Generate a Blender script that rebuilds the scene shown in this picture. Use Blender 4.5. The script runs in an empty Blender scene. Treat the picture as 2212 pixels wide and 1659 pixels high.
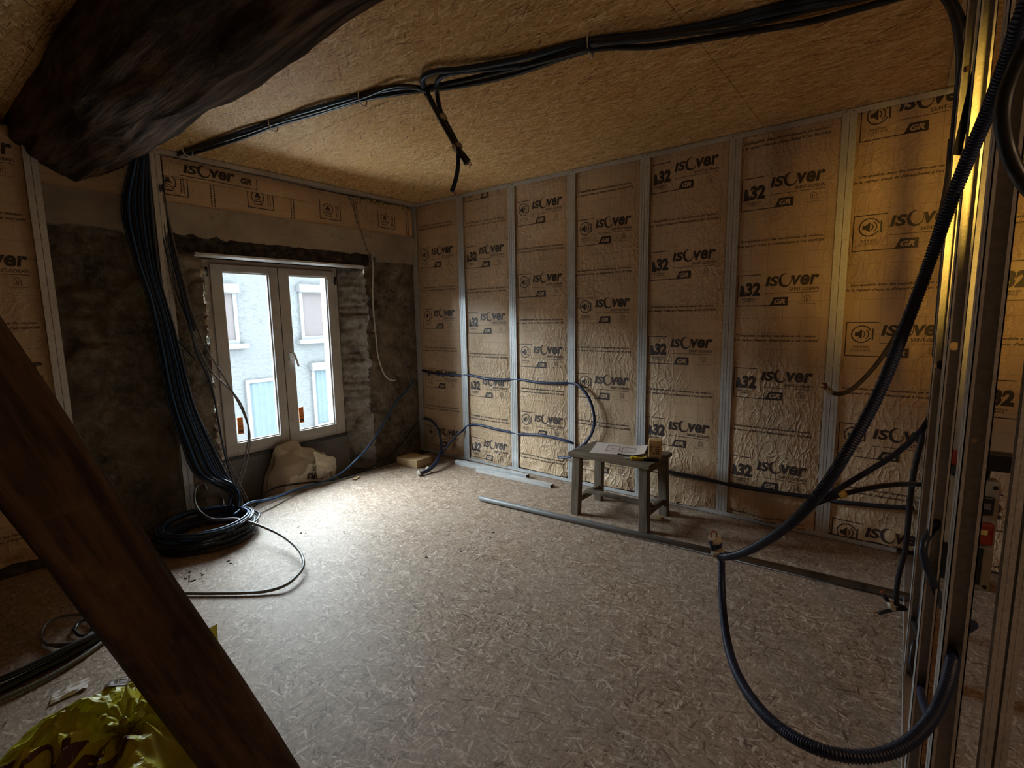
import bpy, bmesh, math, random
from mathutils import Vector, Matrix, noise
random.seed(7)
S = bpy.context.scene
COL = S.collection
PI = math.pi

# ------------------------------------------------------------------ camera
CAMP = Vector((-3.56481, -3.93831, 1.40622))
PITCH, ROLL, YAW = -0.133762, -0.0163777, 0.909778
FPX, IW, IH = 1094.08, 2212.0, 1659.0
_f = Vector((math.sin(YAW)*math.cos(PITCH), math.cos(YAW)*math.cos(PITCH), math.sin(PITCH)))
_r = Vector((math.cos(YAW), -math.sin(YAW), 0)); _u = _r.cross(_f)
CR = math.cos(ROLL)*_r + math.sin(ROLL)*_u
CU = -math.sin(ROLL)*_r + math.cos(ROLL)*_u
CF = _f
cam = bpy.data.cameras.new('camera'); cam_o = bpy.data.objects.new('camera', cam); COL.objects.link(cam_o)
cam.sensor_width = 36; cam.lens = FPX/IW*36; cam.clip_start = 0.02; cam.clip_end = 200
cam_o.matrix_world = Matrix(((CR.x, CU.x, -CF.x, CAMP.x), (CR.y, CU.y, -CF.y, CAMP.y), (CR.z, CU.z, -CF.z, CAMP.z), (0, 0, 0, 1)))
S.camera = cam_o
# survey of the photograph: where a sight line meets a known plane of the room (ax 0/1/2 = x/y/z), or a known distance
def ray(px, py): return CF + CR*((px-IW/2)/FPX) - CU*((py-IH/2)/FPX)
def on(ax, val, px, py):
    d = ray(px, py); return CAMP + d*((val-CAMP[ax])/d[ax])
def at(px, py, dist): return CAMP + ray(px, py)*dist

# ------------------------------------------------------------------ light and exposure
S.view_settings.view_transform = 'Standard'; S.view_settings.look = 'None'
S.view_settings.exposure = 0.78; S.view_settings.gamma = 1.0; S.view_settings.use_curve_mapping = False
S.cycles.use_denoising = True
S.cycles.max_bounces = 10; S.cycles.diffuse_bounces = 6; S.cycles.transparent_max_bounces = 8
S.cycles.sample_clamp_indirect = 6.0
S.cycles.caustics_reflective = False; S.cycles.caustics_refractive = False
SKY = 38.0
w = bpy.data.worlds.new('overcast_sky'); S.world = w; w.use_nodes = True
bg = w.node_tree.nodes['Background']; bg.inputs[0].default_value = (0.80, 0.91, 1.0, 1); bg.inputs[1].default_value = SKY
pl = bpy.data.lights.new('window_daylight_portal', 'AREA'); pl.shape = 'RECTANGLE'; pl.size = 1.15; pl.size_y = 1.6
pl.cycles.is_portal = True
po = bpy.data.objects.new('window_daylight_portal', pl); COL.objects.link(po); po.location = (-1.36, 0.34, 1.1); po.rotation_euler = (-PI/2, 0, 0)
lm = bpy.data.lights.new('work_lamp', 'SPOT'); lm.energy = 46; lm.color = (1.0, 0.55, 0.075); lm.shadow_soft_size = 0.11
lm.spot_size = math.radians(42); lm.spot_blend = 1.0
lo = bpy.data.objects.new('work_lamp', lm); COL.objects.link(lo); lo.location = (-2.60, -4.25, 1.84)
lo.rotation_euler = Vector((1.0, 0.06, -0.03)).to_track_quat('-Z', 'Y').to_euler()

lm2 = bpy.data.lights.new('rear_fill_light', 'POINT'); lm2.energy = 8; lm2.color = (1.0, 0.64, 0.36); lm2.shadow_soft_size = 0.06  # added fill lamp, stands in for warm ambient light from behind the camera
lo2 = bpy.data.objects.new('rear_fill_light', lm2); COL.objects.link(lo2); lo2.location = (-3.0, -5.2, 1.9)

# ------------------------------------------------------------------ node helpers and materials
class NT:
    def __init__(s, name):
        s.m = bpy.data.materials.new(name); s.m.use_nodes = True; s.t = s.m.node_tree
        s.b = s.t.nodes['Principled BSDF']; s.out = s.t.nodes['Material Output']
    def n(s, typ, ins=None, **kw):
        x = s.t.nodes.new(typ)
        for k, v in kw.items(): setattr(x, k, v)
        for k, v in (ins or {}).items(): s.put(x.inputs[k], v)
        return x
    def put(s, sock, v):
        if isinstance(v, bpy.types.NodeSocket): s.t.links.new(v, sock)
        elif hasattr(v, 'outputs'): s.t.links.new(v.outputs[0], sock)
        else: sock.default_value = v
    def math(s, op, a, b=0.0, c=0.0): return s.n('ShaderNodeMath', {0: a, 1: b, 2: c}, operation=op).outputs[0]
    def mix(s, f, a, b, mode='MIX'):
        x = s.n('ShaderNodeMix', None, data_type='RGBA', blend_type=mode)
        s.put(x.inputs[0], f); s.put(x.inputs[6], a); s.put(x.inputs[7], b); return x.outputs[2]
    def ramp(s, f, stops, interp='LINEAR'):
        x = s.n('ShaderNodeValToRGB', {0: f}); e = x.color_ramp.elements; x.color_ramp.interpolation = interp
        while len(e) < len(stops): e.new(0.5)
        for i, (p, c) in enumerate(stops): e[i].position = p; e[i].color = c if len(c) == 4 else (*c, 1)
        return x.outputs[0]
    def pos(s): return s.n('ShaderNodeNewGeometry').outputs['Position']
    def mapp(s, v, scale=(1, 1, 1), rot=(0, 0, 0), loc=(0, 0, 0)):
        return s.n('ShaderNodeMapping', {0: v, 1: loc, 2: rot, 3: scale}).outputs[0]
    def noise(s, v, scale=5, detail=3, rough=0.5, dist=0.0):
        return s.n('ShaderNodeTexNoise', {'Vector': v, 'Scale': scale, 'Detail': detail, 'Roughness': rough, 'Distortion': dist})
    def vor(s, v, scale=5, feature='F1', dims='3D', rnd=1.0):
        return s.n('ShaderNodeTexVoronoi', {'Vector': v, 'Scale': scale, 'Randomness': rnd}, feature=feature, voronoi_dimensions=dims)
    def bump(s, h, strength=0.5, dist=0.01, nrm=None):
        d = {'Height': h, 'Strength': strength, 'Distance': dist}
        if nrm is not None: d['Normal'] = nrm
        return s.n('ShaderNodeBump', d).outputs[0]
    def fin(s, color=None, rough=None, metal=None, normal=None, spec=None):
        for k, v in (('Base Color', color), ('Roughness', rough), ('Metallic', metal), ('Normal', normal), ('Specular IOR Level', spec)):
            if v is not None:
                if k == 'Base Color' and isinstance(v, tuple) and len(v) == 3: v = (*v, 1)
                s.put(s.b.inputs[k], v)
        return s.m

def plain(name, c, rough=0.6, metal=0.0, var=0.15, scale=20, spec=None):
    k = NT(name); nz = k.noise(k.pos(), scale, 4).outputs[0]
    a = tuple(x*(1-var) for x in c); b = tuple(min(1, x*(1+var)) for x in c)
    return k.fin(k.ramp(nz, [(0.3, a), (0.7, b)]), rough, metal, None, spec)

def osb(name, stops, angles, length, width, tint, rough=0.7, bump=0.25, dust=None):
    k = NT(name); p = k.pos()
    wob = k.noise(p, 14, 2).outputs[1]
    pv = k.n('ShaderNodeVectorMath', {0: p, 1: k.n('ShaderNodeVectorMath', {0: wob, 1: (0.012, 0.012, 0)}, operation='MULTIPLY').outputs[0]}, operation='ADD').outputs[0]
    best = None
    for i, a in enumerate(angles):
        v = k.mapp(pv, rot=(0, 0, math.radians(a)), loc=(3.17*i, 1.31*i, 0))
        v = k.mapp(v, scale=(1/length, 1/width, 1))
        vo = k.vor(v, 1.0, dims='2D')
        sp = k.n('ShaderNodeSeparateColor', {0: vo.outputs['Color']})
        h, c = sp.outputs[0], sp.outputs[1]
        if best is None: best = (h, c)
        else:
            g = k.math('GREATER_THAN', h, best[0])
            cm = k.n('ShaderNodeMix', {0: g, 2: best[1], 3: c}, data_type='FLOAT').outputs[0]
            best = (k.math('MAXIMUM', h, best[0]), cm)
    col = k.ramp(best[1], stops)
    grain = k.noise(k.mapp(pv, scale=(60, 60, 1)), 1.0, 3).outputs[0]
    col = k.mix(0.35, col, k.ramp(grain, [(0.3, (0.25, 0.25, 0.25)), (0.7, (0.85, 0.85, 0.85))]), 'OVERLAY')
    big = k.noise(p, 1.3, 3).outputs[0]
    col = k.mix(k.math('MULTIPLY', big, 0.7), col, (*tint, 1), 'MULTIPLY')
    if dust:
        d = k.ramp(k.noise(p, 2.2, 5, 0.6).outputs[0], [(0.42, (0, 0, 0)), (0.7, (1, 1, 1))])
        col = k.mix(k.math('MULTIPLY', d, dust[1]), col, (*dust[0], 1))
        st = k.ramp(k.noise(p, 5, 6, 0.7).outputs[0], [(0.60, (0, 0, 0)), (0.78, (1, 1, 1))])
        col = k.mix(k.math('MULTIPLY', st, 0.35), col, (0.10, 0.075, 0.055, 1))
    hh = k.math('ADD', best[0], k.math('MULTIPLY', grain, 0.4))
    return k.fin(col, rough, None, k.bump(hh, bump, 0.004), 0.3)

MAT = {}
MAT['osb_ceiling'] = osb('osb_ceiling', [(0.0, (0.22, 0.11, 0.03)), (0.10, (0.53, 0.32, 0.12)), (0.55, (0.70, 0.455, 0.195)), (0.82, (0.80, 0.57, 0.285)), (1.0, (0.96, 0.80, 0.52))],
                         (92, 70, 112, 84, 128), 0.070, 0.0065, (0.92, 0.69, 0.46), 0.55, 0.06)
MAT['osb_floor'] = osb('osb_floor', [(0.0, (0.12, 0.076, 0.05)), (0.16, (0.265, 0.185, 0.128)), (0.6, (0.35, 0.256, 0.186)), (0.86, (0.43, 0.328, 0.25)), (1.0, (0.64, 0.53, 0.44))],
                       (10, 62, 118, 160, 88), 0.045, 0.0065, (0.88, 0.82, 0.76), 0.6, 0.05, ((0.38, 0.31, 0.255), 0.38))

def kraft(name, base):
    k = NT(name); p = k.pos()
    d = k.noise(p, 5, 2).outputs[1]
    pv = k.n('ShaderNodeVectorMath', {0: p, 1: k.n('ShaderNodeVectorMath', {0: d, 1: (0.14, 0.14, 0.14)}, operation='MULTIPLY').outputs[0]}, operation='ADD').outputs[0]
    v1 = k.vor(k.mapp(pv, scale=(1, 1.5, 0.62)), 18, 'DISTANCE_TO_EDGE').outputs[0]
    v2 = k.vor(k.mapp(pv, scale=(1, 1.2, 0.8)), 46, 'DISTANCE_TO_EDGE').outputs[0]
    r1 = k.ramp(v1, [(0.0, (1, 1, 1)), (0.16, (0.25, 0.25, 0.25)), (0.45, (0, 0, 0))])
    r2 = k.ramp(v2, [(0.0, (1, 1, 1)), (0.2, (0.2, 0.2, 0.2)), (0.5, (0, 0, 0))])
    area = k.ramp(k.noise(p, 1.9, 2).outputs[0], [(0.36, (0.15, 0.15, 0.15)), (0.6, (1, 1, 1))])
    hh = k.math('MULTIPLY', k.math('ADD', r1, k.math('MULTIPLY', r2, 0.4)), area)
    sx = k.n('ShaderNodeSeparateXYZ', {0: p})
    # thin printed measuring grid every ten centimetres
    gl = None
    for o, ofs in ((0, 0.03), (1, 0.02), (2, 0.035)):
        f = k.math('FRACT', k.math('MULTIPLY', k.math('ADD', sx.outputs[o], 20+ofs), 10.0))
        l = k.math('LESS_THAN', f, 0.022)
        if o == 0: continue
        gl = l if gl is None else k.math('MAXIMUM', gl, l)
    tone = k.noise(p, 2.5, 4).outputs[0]
    a = tuple(x*0.82 for x in base); b = tuple(min(1, x*1.14) for x in base)
    col = k.ramp(tone, [(0.3, a), (0.7, b)])
    col = k.mix(k.math('MULTIPLY', gl, 0.42), col, (0.10, 0.06, 0.035, 1))
    return k.fin(col, 0.42, None, k.bump(hh, 0.62, 0.009), 0.5)
MAT['kraft'] = kraft('kraft_facing', (0.63, 0.452, 0.290))
MAT['kraft_light'] = plain('kraft_unprinted', (0.61, 0.445, 0.295), 0.5)
MAT['ink'] = plain('kraft_print_ink', (0.045, 0.032, 0.03), 0.5)
MAT['wool'] = plain('mineral_wool', (0.45, 0.33, 0.14), 0.95, 0, 0.35, 60)

def galv(name, c, rough):
    k = NT(name); p = k.pos()
    sp = k.vor(p, 160).outputs['Color']
    g = k.n('ShaderNodeSeparateColor', {0: sp}).outputs[0]
    nz = k.noise(p, 9, 4).outputs[0]
    f = k.math('ADD', k.math('MULTIPLY', g, 0.35), k.math('MULTIPLY', nz, 0.65))
    col = k.ramp(f, [(0.25, tuple(x*0.78 for x in c)), (0.75, tuple(min(1, x*1.12) for x in c))])
    return k.fin(col, rough, 0.55)
MAT['galv'] = galv('galvanised_steel', (0.66, 0.67, 0.68), 0.45)
MAT['screw'] = plain('black_screw', (0.02, 0.02, 0.02), 0.4, 0.5)

def stone(name, stops, tan):
    k = NT(name); p = k.pos()
    n1 = k.noise(p, 7, 8, 0.65, 0.4).outputs[0]; n2 = k.noise(p, 26, 8, 0.7).outputs[0]; n3 = k.noise(p, 1.7, 4).outputs[0]
    c = k.ramp(k.math('ADD', k.math('MULTIPLY', n1, 0.6), k.math('MULTIPLY', n2, 0.4)),
               stops)
    c = k.mix(k.ramp(n3, [(0.4, (0, 0, 0)), (0.65, (tan, tan, tan))]), c, (0.34, 0.26, 0.17, 1))
    h = k.math('ADD', k.math('MULTIPLY', n1, 1.2), n2)
    return k.fin(c, 0.95, None, k.bump(h, 0.9, 0.03), 0.2)
MAT['stone'] = stone('rubble_stone', [(0.33, (0.035, 0.030, 0.027)), (0.43, (0.13, 0.112, 0.09)), (0.55, (0.27, 0.235, 0.19)), (0.68, (0.48, 0.44, 0.38))], 0.55)
MAT['stone_dusty_lit'] = stone('lit_dusted_stone', [(0.32, (0.06, 0.052, 0.045)), (0.41, (0.34, 0.315, 0.28)), (0.50, (0.62, 0.59, 0.54)), (0.64, (0.86, 0.84, 0.79))], 0.06)  # lime-dusted stone, lightened further in colour for window light on the reveals
def plaster(name, a, b, patch):
    k = NT(name); p = k.pos()
    n1 = k.noise(p, 4, 6, 0.6).outputs[0]; n2 = k.noise(p, 40, 4).outputs[0]
    c = k.ramp(n1, [(0.3, a), (0.65, b)])
    c = k.mix(k.ramp(k.noise(p, 8, 6, 0.7).outputs[0], [(0.58, (0, 0, 0)), (0.66, (0.6, 0.6, 0.6))]), c, (*patch, 1))
    return k.fin(c, 0.9, None, k.bump(k.math('ADD', n1, k.math('MULTIPLY', n2, 0.3)), 0.4, 0.012), 0.2)
MAT['plaster'] = plaster('old_plaster', (0.30, 0.25, 0.20), (0.46, 0.40, 0.325), (0.22, 0.18, 0.14))
MAT['cement'] = plaster('grey_cement', (0.17, 0.16, 0.145), (0.27, 0.255, 0.235), (0.13, 0.12, 0.11))
MAT['slab'] = plaster('dusty_slab', (0.09, 0.08, 0.07), (0.17, 0.15, 0.13), (0.2, 0.17, 0.13))

def wood(name, dark, light, rough=0.7, axis=2, sc=1.0, bump=0.3):
    k = NT(name); tc = k.n('ShaderNodeTexCoord').outputs['Object']
    s = [18*sc]*3; s[axis] = 1.6*sc
    v = k.mapp(tc, scale=tuple(s))
    n1 = k.noise(v, 1.0, 6, 0.6, 0.8).outputs[0]; n2 = k.noise(tc, 3, 4).outputs[0]
    c = k.ramp(n1, [(0.3, dark), (0.62, light)])
    c = k.mix(k.math('MULTIPLY', n2, 0.6), c, tuple(x*0.55 for x in dark)+(1,))
    return k.fin(c, rough, None, k.bump(n1, bump, 0.01), 0.3)
def alongwood(name, dark, light, ax, rough=0.6):
    k = NT(name); p = k.pos()
    dt = [k.n('ShaderNodeVectorMath', {0: p, 1: tuple(a)}, operation='DOT_PRODUCT').outputs['Value'] for a in ax]
    v0 = k.n('ShaderNodeCombineXYZ', {0: dt[0], 1: dt[1], 2: dt[2]}).outputs[0]
    v = k.mapp(v0, scale=(26, 26, 2.0)); n1 = k.noise(v, 1.0, 7, 0.65, 0.6).outputs[0]
    n2 = k.noise(k.mapp(v0, scale=(1, 1, 0.45)), 13, 6, 0.7, 0.5).outputs[0]
    c = k.ramp(n1, [(0.32, tuple(x*0.4 for x in dark)), (0.46, dark), (0.66, light)])
    c = k.mix(k.ramp(n2, [(0.57, (0, 0, 0)), (0.72, (0.7, 0.7, 0.7))]), c, tuple(min(1, x*1.5) for x in light)+(1,))
    c = k.mix(k.ramp(n2, [(0.30, (0.8, 0.8, 0.8)), (0.42, (0, 0, 0))]), c, tuple(x*0.3 for x in dark)+(1,))
    return k.fin(c, rough, None, k.bump(k.math('ADD', n1, n2), 0.7, 0.012), 0.3)
def oldbeam(name, a, b):
    k = NT(name); p = k.pos()
    v = k.mapp(p, scale=(20, 1.6, 20))
    n1 = k.noise(v, 1.0, 8, 0.62, 0.35).outputs[0]; n2 = k.noise(p, 3, 5).outputs[0]
    c = k.ramp(n1, [(0.32, tuple(x*0.25 for x in a)), (0.45, a), (0.65, b)])
    c = k.mix(k.ramp(n2, [(0.45, (0, 0, 0)), (0.75, (0.6, 0.6, 0.6))]), c, tuple(x*0.5 for x in a)+(1,))
    return k.fin(c, 0.9, None, k.bump(n1, 0.9, 0.03), 0.15)
MAT['beam'] = oldbeam('old_oak_beam', (0.055, 0.034, 0.024), (0.20, 0.13, 0.09))
MAT['lintel'] = oldbeam('dark_lintel', (0.045, 0.036, 0.03), (0.10, 0.08, 0.065))
MAT['stool'] = wood('weathered_wood', (0.10, 0.075, 0.052), (0.25, 0.195, 0.14), 0.8, 2, 1.5)
MAT['stool_top'] = wood('weathered_board', (0.12, 0.09, 0.06), (0.27, 0.205, 0.14), 0.8, 1, 1.5)
MAT['pine'] = wood('cut_pine', (0.46, 0.30, 0.14), (0.66, 0.49, 0.28), 0.7, 0, 1.0)
MAT['upvc'] = plaster('dusty_window_plastic', (0.44, 0.415, 0.38), (0.60, 0.575, 0.54), (0.36, 0.33, 0.29))
MAT['seal'] = plain('black_seal', (0.02, 0.02, 0.02), 0.5)
MAT['rust'] = plain('red_brown_surround', (0.10, 0.04, 0.028), 0.9)
MAT['foam'] = plain('expanding_foam', (0.62, 0.55, 0.45), 0.9, 0, 0.3, 30)
MAT['white_bead'] = plain('white_paint', (0.70, 0.69, 0.67), 0.6, 0, 0.25, 12)
MAT['orange'] = plain('orange_sticker', (0.75, 0.22, 0.03), 0.5)
MAT['cable'] = plain('black_cable', (0.018, 0.020, 0.026), 0.38)
MAT['cable_blue'] = plain('navy_cable', (0.022, 0.042, 0.085), 0.35)
MAT['cable_bright'] = plain('blue_cable', (0.03, 0.10, 0.25), 0.35)
MAT['cable_grey'] = plain('grey_cable', (0.17, 0.16, 0.15), 0.45)
MAT['cable_white'] = plain('white_cable', (0.62, 0.60, 0.56), 0.5)
MAT['cable_olive'] = plain('olive_cable', (0.10, 0.085, 0.055), 0.5)
MAT['conduit'] = plain('navy_conduit', (0.016, 0.031, 0.09), 0.42)
MAT['conduit_dark'] = plain('dark_conduit', (0.012, 0.013, 0.022), 0.45)
MAT['tape'] = plain('masking_tape', (0.62, 0.56, 0.44), 0.6)
MAT['tape_yellow'] = plain('yellow_tape', (0.80, 0.60, 0.16), 0.5)
MAT['copper'] = plain('copper_wire', (0.45, 0.16, 0.07), 0.35, 0.8)
MAT['pvc'] = plain('grey_pvc', (0.16, 0.155, 0.15), 0.5)
MAT['paper'] = plain('paper', (0.72, 0.62, 0.56), 0.8, 0, 0.06)
MAT['paper_ink'] = plain('plan_ink', (0.28, 0.14, 0.11), 0.8)
MAT['carton'] = plain('orange_carton', (0.72, 0.47, 0.22), 0.7)
MAT['yellow'] = plain('yellow_plastic', (0.78, 0.58, 0.03), 0.4)
MAT['black'] = plain('black_plastic', (0.015, 0.015, 0.015), 0.4)
MAT['red'] = plain('red_plastic', (0.32, 0.03, 0.015), 0.5)
MAT['beige'] = plain('beige_panel', (0.42, 0.38, 0.30), 0.6)
MAT['sack'] = plaster('paper_sack', (0.34, 0.265, 0.185), (0.48, 0.39, 0.285), (0.30, 0.195, 0.11))
MAT['sack_in'] = plain('sack_lining', (0.72, 0.66, 0.54), 0.8)
def film(name, c):
    k = NT(name); p = k.pos(); n1 = k.noise(p, 9, 5, 0.6, 1.0).outputs[0]
    col = k.ramp(n1, [(0.3, tuple(x*0.75 for x in c)), (0.7, c)])
    m = k.fin(col, 0.42, None, k.bump(k.noise(p, 22, 5, 0.6, 1.5).outputs[0], 0.25, 0.008), 0.4); return m
MAT['film'] = film('yellow_film', (0.55, 0.50, 0.03))
MAT['film_ink'] = plain('brown_film_ink', (0.09, 0.035, 0.015), 0.4)
MAT['film_text'] = plain('pale_film_text', (0.55, 0.38, 0.22), 0.5)
MAT['dirt'] = plain('dark_grit', (0.03, 0.028, 0.025), 0.9)
def glass():
    k = NT('window_glass'); t = k.n('ShaderNodeBsdfTransparent', {0: (0.97, 0.99, 0.98, 1)}); g = k.n('ShaderNodeBsdfGlossy', {0: (1, 1, 1, 1), 1: 0.02})
    fr = k.n('ShaderNodeFresnel', {0: 1.2}); mx = k.n('ShaderNodeMixShader', {0: fr.outputs[0], 1: t.outputs[0], 2: g.outputs[0]})
    k.t.links.new(mx.outputs[0], k.out.inputs[0]); return k.m
MAT['glass'] = glass()
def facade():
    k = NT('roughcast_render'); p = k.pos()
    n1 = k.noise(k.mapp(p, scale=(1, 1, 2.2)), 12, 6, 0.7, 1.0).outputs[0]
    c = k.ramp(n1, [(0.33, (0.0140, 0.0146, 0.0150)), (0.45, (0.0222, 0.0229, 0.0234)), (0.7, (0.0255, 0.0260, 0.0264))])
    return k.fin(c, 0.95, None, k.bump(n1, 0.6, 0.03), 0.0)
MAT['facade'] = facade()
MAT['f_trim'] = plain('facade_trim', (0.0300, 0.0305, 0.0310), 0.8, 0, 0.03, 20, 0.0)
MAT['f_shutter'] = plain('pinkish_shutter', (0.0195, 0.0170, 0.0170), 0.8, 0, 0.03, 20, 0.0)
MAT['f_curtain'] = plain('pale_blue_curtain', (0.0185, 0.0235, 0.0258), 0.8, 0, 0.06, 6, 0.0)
MAT['street'] = plain('pale_concrete_street', (0.60, 0.585, 0.57), 0.9)

# ------------------------------------------------------------------ mesh helpers
ORG = {}
class M:
    def __init__(s): s.v = []; s.f = []; s.mi = []; s.sm = []
    def add(s, verts, faces, mi=0, smooth=False):
        o = len(s.v); s.v += [Vector(x) for x in verts]
        for f in faces: s.f.append(tuple(i+o for i in f)); s.mi.append(mi); s.sm.append(smooth)
        return s
    def box(s, a, b, mi=0):
        x0, x1 = sorted((a[0], b[0])); y0, y1 = sorted((a[1], b[1])); z0, z1 = sorted((a[2], b[2]))
        return s.add([(x0,y0,z0),(x1,y0,z0),(x1,y1,z0),(x0,y1,z0),(x0,y0,z1),(x1,y0,z1),(x1,y1,z1),(x0,y1,z1)],
                     [(0,3,2,1),(4,5,6,7),(0,1,5,4),(1,2,6,5),(2,3,7,6),(3,0,4,7)], mi)
    def obox(s, c, ax, ay, az, mi=0):          # centre and half axes
        c, ax, ay, az = map(Vector, (c, ax, ay, az))
        v = [c+i*ax+j*ay+k*az for k in (-1, 1) for i, j in ((-1,-1),(1,-1),(1,1),(-1,1))]
        return s.add(v, [(0,3,2,1),(4,5,6,7),(0,1,5,4),(1,2,6,5),(2,3,7,6),(3,0,4,7)], mi)
    def bar(s, a, b, w, h, up=(0, 0, 1), mi=0):
        a, b = Vector(a), Vector(b); d = (b-a).normalized(); sd = d.cross(Vector(up)).normalized(); u = sd.cross(d)
        return s.obox((a+b)/2, d*((b-a).length/2), sd*(w/2), u*(h/2), mi)
    def tube(s, pts, r, n=8, mi=0, closed=False, rfun=None, caps=True):
        P = pts; T = []
        for i in range(len(P)):
            a = P[i-1] if (i > 0 or closed) else P[i]; b = P[(i+1) % len(P)] if (i < len(P)-1 or closed) else P[i]
            t = b-a; T.append(t.normalized() if t.length > 1e-9 else Vector((0, 0, 1)))
        u = T[0].orthogonal().normalized(); V = []; Fc = []
        for i in range(len(P)):
            u = u - T[i]*u.dot(T[i])
            u = u.normalized() if u.length > 1e-6 else T[i].orthogonal().normalized()
            w = T[i].cross(u); rr = rfun(i) if rfun else r
            V += [P[i] + (u*math.cos(2*PI*k/n) + w*math.sin(2*PI*k/n))*rr for k in range(n)]
        m = len(P)
        for i in range(m if closed else m-1):
            for k in range(n):
                a = i*n+k; b = i*n+(k+1) % n; c = ((i+1) % m)*n+(k+1) % n; d = ((i+1) % m)*n+k
                Fc.append((a, b, c, d))
        s.add(V, Fc, mi, True)
        if caps and not closed:
            o = len(s.v)-len(V)
            s.f.append(tuple(o+k for k in reversed(range(n)))); s.mi.append(mi); s.sm.append(False)
            s.f.append(tuple(o+(m-1)*n+k for k in range(n))); s.mi.append(mi); s.sm.append(False)
        return s
    def cyl(s, a, b, r, n=16, mi=0): return s.tube([Vector(a), Vector(b)], r, n, mi)
    def grid(s, nu, nv, fn, mi=0, smooth=True, skip=None):
        V = [fn(i/nu, j/nv) for j in range(nv+1) for i in range(nu+1)]
        Fc = [(j*(nu+1)+i, j*(nu+1)+i+1, (j+1)*(nu+1)+i+1, (j+1)*(nu+1)+i) for j in range(nv) for i in range(nu) if not (skip and skip(i, j))]
        return s.add(V, Fc, mi, smooth)
    def build(s, name, mats, parent=None, bevel=0, sub=0, origin=None):
        if not isinstance(mats, (list, tuple)): mats = [mats]
        lo = Vector([min(v[i] for v in s.v) for i in range(3)]); hi = Vector([max(v[i] for v in s.v) for i in range(3)])
        if parent is not None: org = ORG[parent]
        else: org = origin or Vector(((lo.x+hi.x)/2, (lo.y+hi.y)/2, lo.z))
        me = bpy.data.meshes.new(name); me.from_pydata([tuple(v-org) for v in s.v], [], s.f)
        for m in mats: me.materials.append(MAT[m])
        me.polygons.foreach_set('material_index', s.mi); me.polygons.foreach_set('use_smooth', s.sm); me.update()
        o = bpy.data.objects.new(name, me); COL.objects.link(o)
        if parent is not None: o.parent = parent
        else: o.location = org
        ORG[o] = org
        if bevel:
            b = o.modifiers.new('bevel', 'BEVEL'); b.width = bevel; b.segments = 2; b.limit_method = 'ANGLE'
        if sub:
            b = o.modifiers.new('sub', 'SUBSURF'); b.levels = sub; b.render_levels = sub
        return o
def empty(name, loc, label=None, cat=None, group=None, kind=None):
    o = bpy.data.objects.new(name, None); COL.objects.link(o); o.location = loc; o.empty_display_size = 0.05; ORG[o] = Vector(loc)
    return tag(o, label, cat, group, kind)
def tag(o, label=None, cat=None, group=None, kind=None):
    for k, v in (('label', label), ('category', cat), ('group', group), ('kind', kind)):
        if v: o[k] = v
    return o
def st(o, label=None): return tag(o, label, None, None, 'structure')
def spline(pts, step=0.02):
    P = [Vector(p) for p in pts]; out = []
    for i in range(len(P)-1):
        p0 = P[i-1] if i else 2*P[0]-P[1]; p1, p2 = P[i], P[i+1]; p3 = P[i+2] if i+2 < len(P) else 2*P[-1]-P[-2]
        n = max(2, int((p2-p1).length/step))
        for k in range(n):
            t = k/n
            out.append(0.5*((2*p1)+(p2-p0)*t+(2*p0-5*p1+4*p2-p3)*t*t+(3*p1-p0-3*p2+p3)*t**3))
    out.append(P[-1]); return out
def fbm(v, o=4):
    return noise.fractal(Vector(v), 1.0, 2.0, o)
def h01(*a):
    x = math.sin(sum((i+1)*12.9898*k for i, k in enumerate(a))+0.37)*43758.5453; return x-math.floor(x)
def cable(name, pts, r, mat, label, cat='cable', group=None, n=8, step=0.02, corr=0.0, parent=None):
    p = spline(pts, step if not corr else 0.00115)
    rf = (lambda i: r*(1.0 if (i//2) % 2 else 1.0-corr)) if corr else None
    o = M().tube(p, r, n, 0, rfun=rf).build(name, mat, parent)
    if label: tag(o, label, cat, group)
    return o

# ------------------------------------------------------------------ printed lettering
_TX = {}
def text_tris(body, shear=0.0, bold=0.0):
    key = (body, shear, bold)
    if key not in _TX:
        c = bpy.data.curves.new('lettering', 'FONT'); c.body = body; c.shear = shear; c.offset = bold; c.resolution_u = 3
        o = bpy.data.objects.new('lettering', c); COL.objects.link(o); bpy.context.view_layer.update()
        me = bpy.data.meshes.new_from_object(o.evaluated_get(bpy.context.evaluated_depsgraph_get()))
        bm = bmesh.new(); bm.from_mesh(me); bmesh.ops.triangulate(bm, faces=bm.faces[:])
        V = [(v.co.x, v.co.y) for v in bm.verts]; Fc = [tuple(v.index for v in f.verts) for f in bm.faces]
        bm.free(); COL.objects.unlink(o); bpy.data.objects.remove(o); bpy.data.curves.remove(c); bpy.data.meshes.remove(me)
        x0 = min(v[0] for v in V); x1 = max(v[0] for v in V); y0 = min(v[1] for v in V); y1 = max(v[1] for v in V)
        _TX[key] = ([((v[0]-x0)/(x1-x0), (v[1]-y0)/(y1-y0)) for v in V], Fc, (x1-x0)/(y1-y0))
    return _TX[key]
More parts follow.
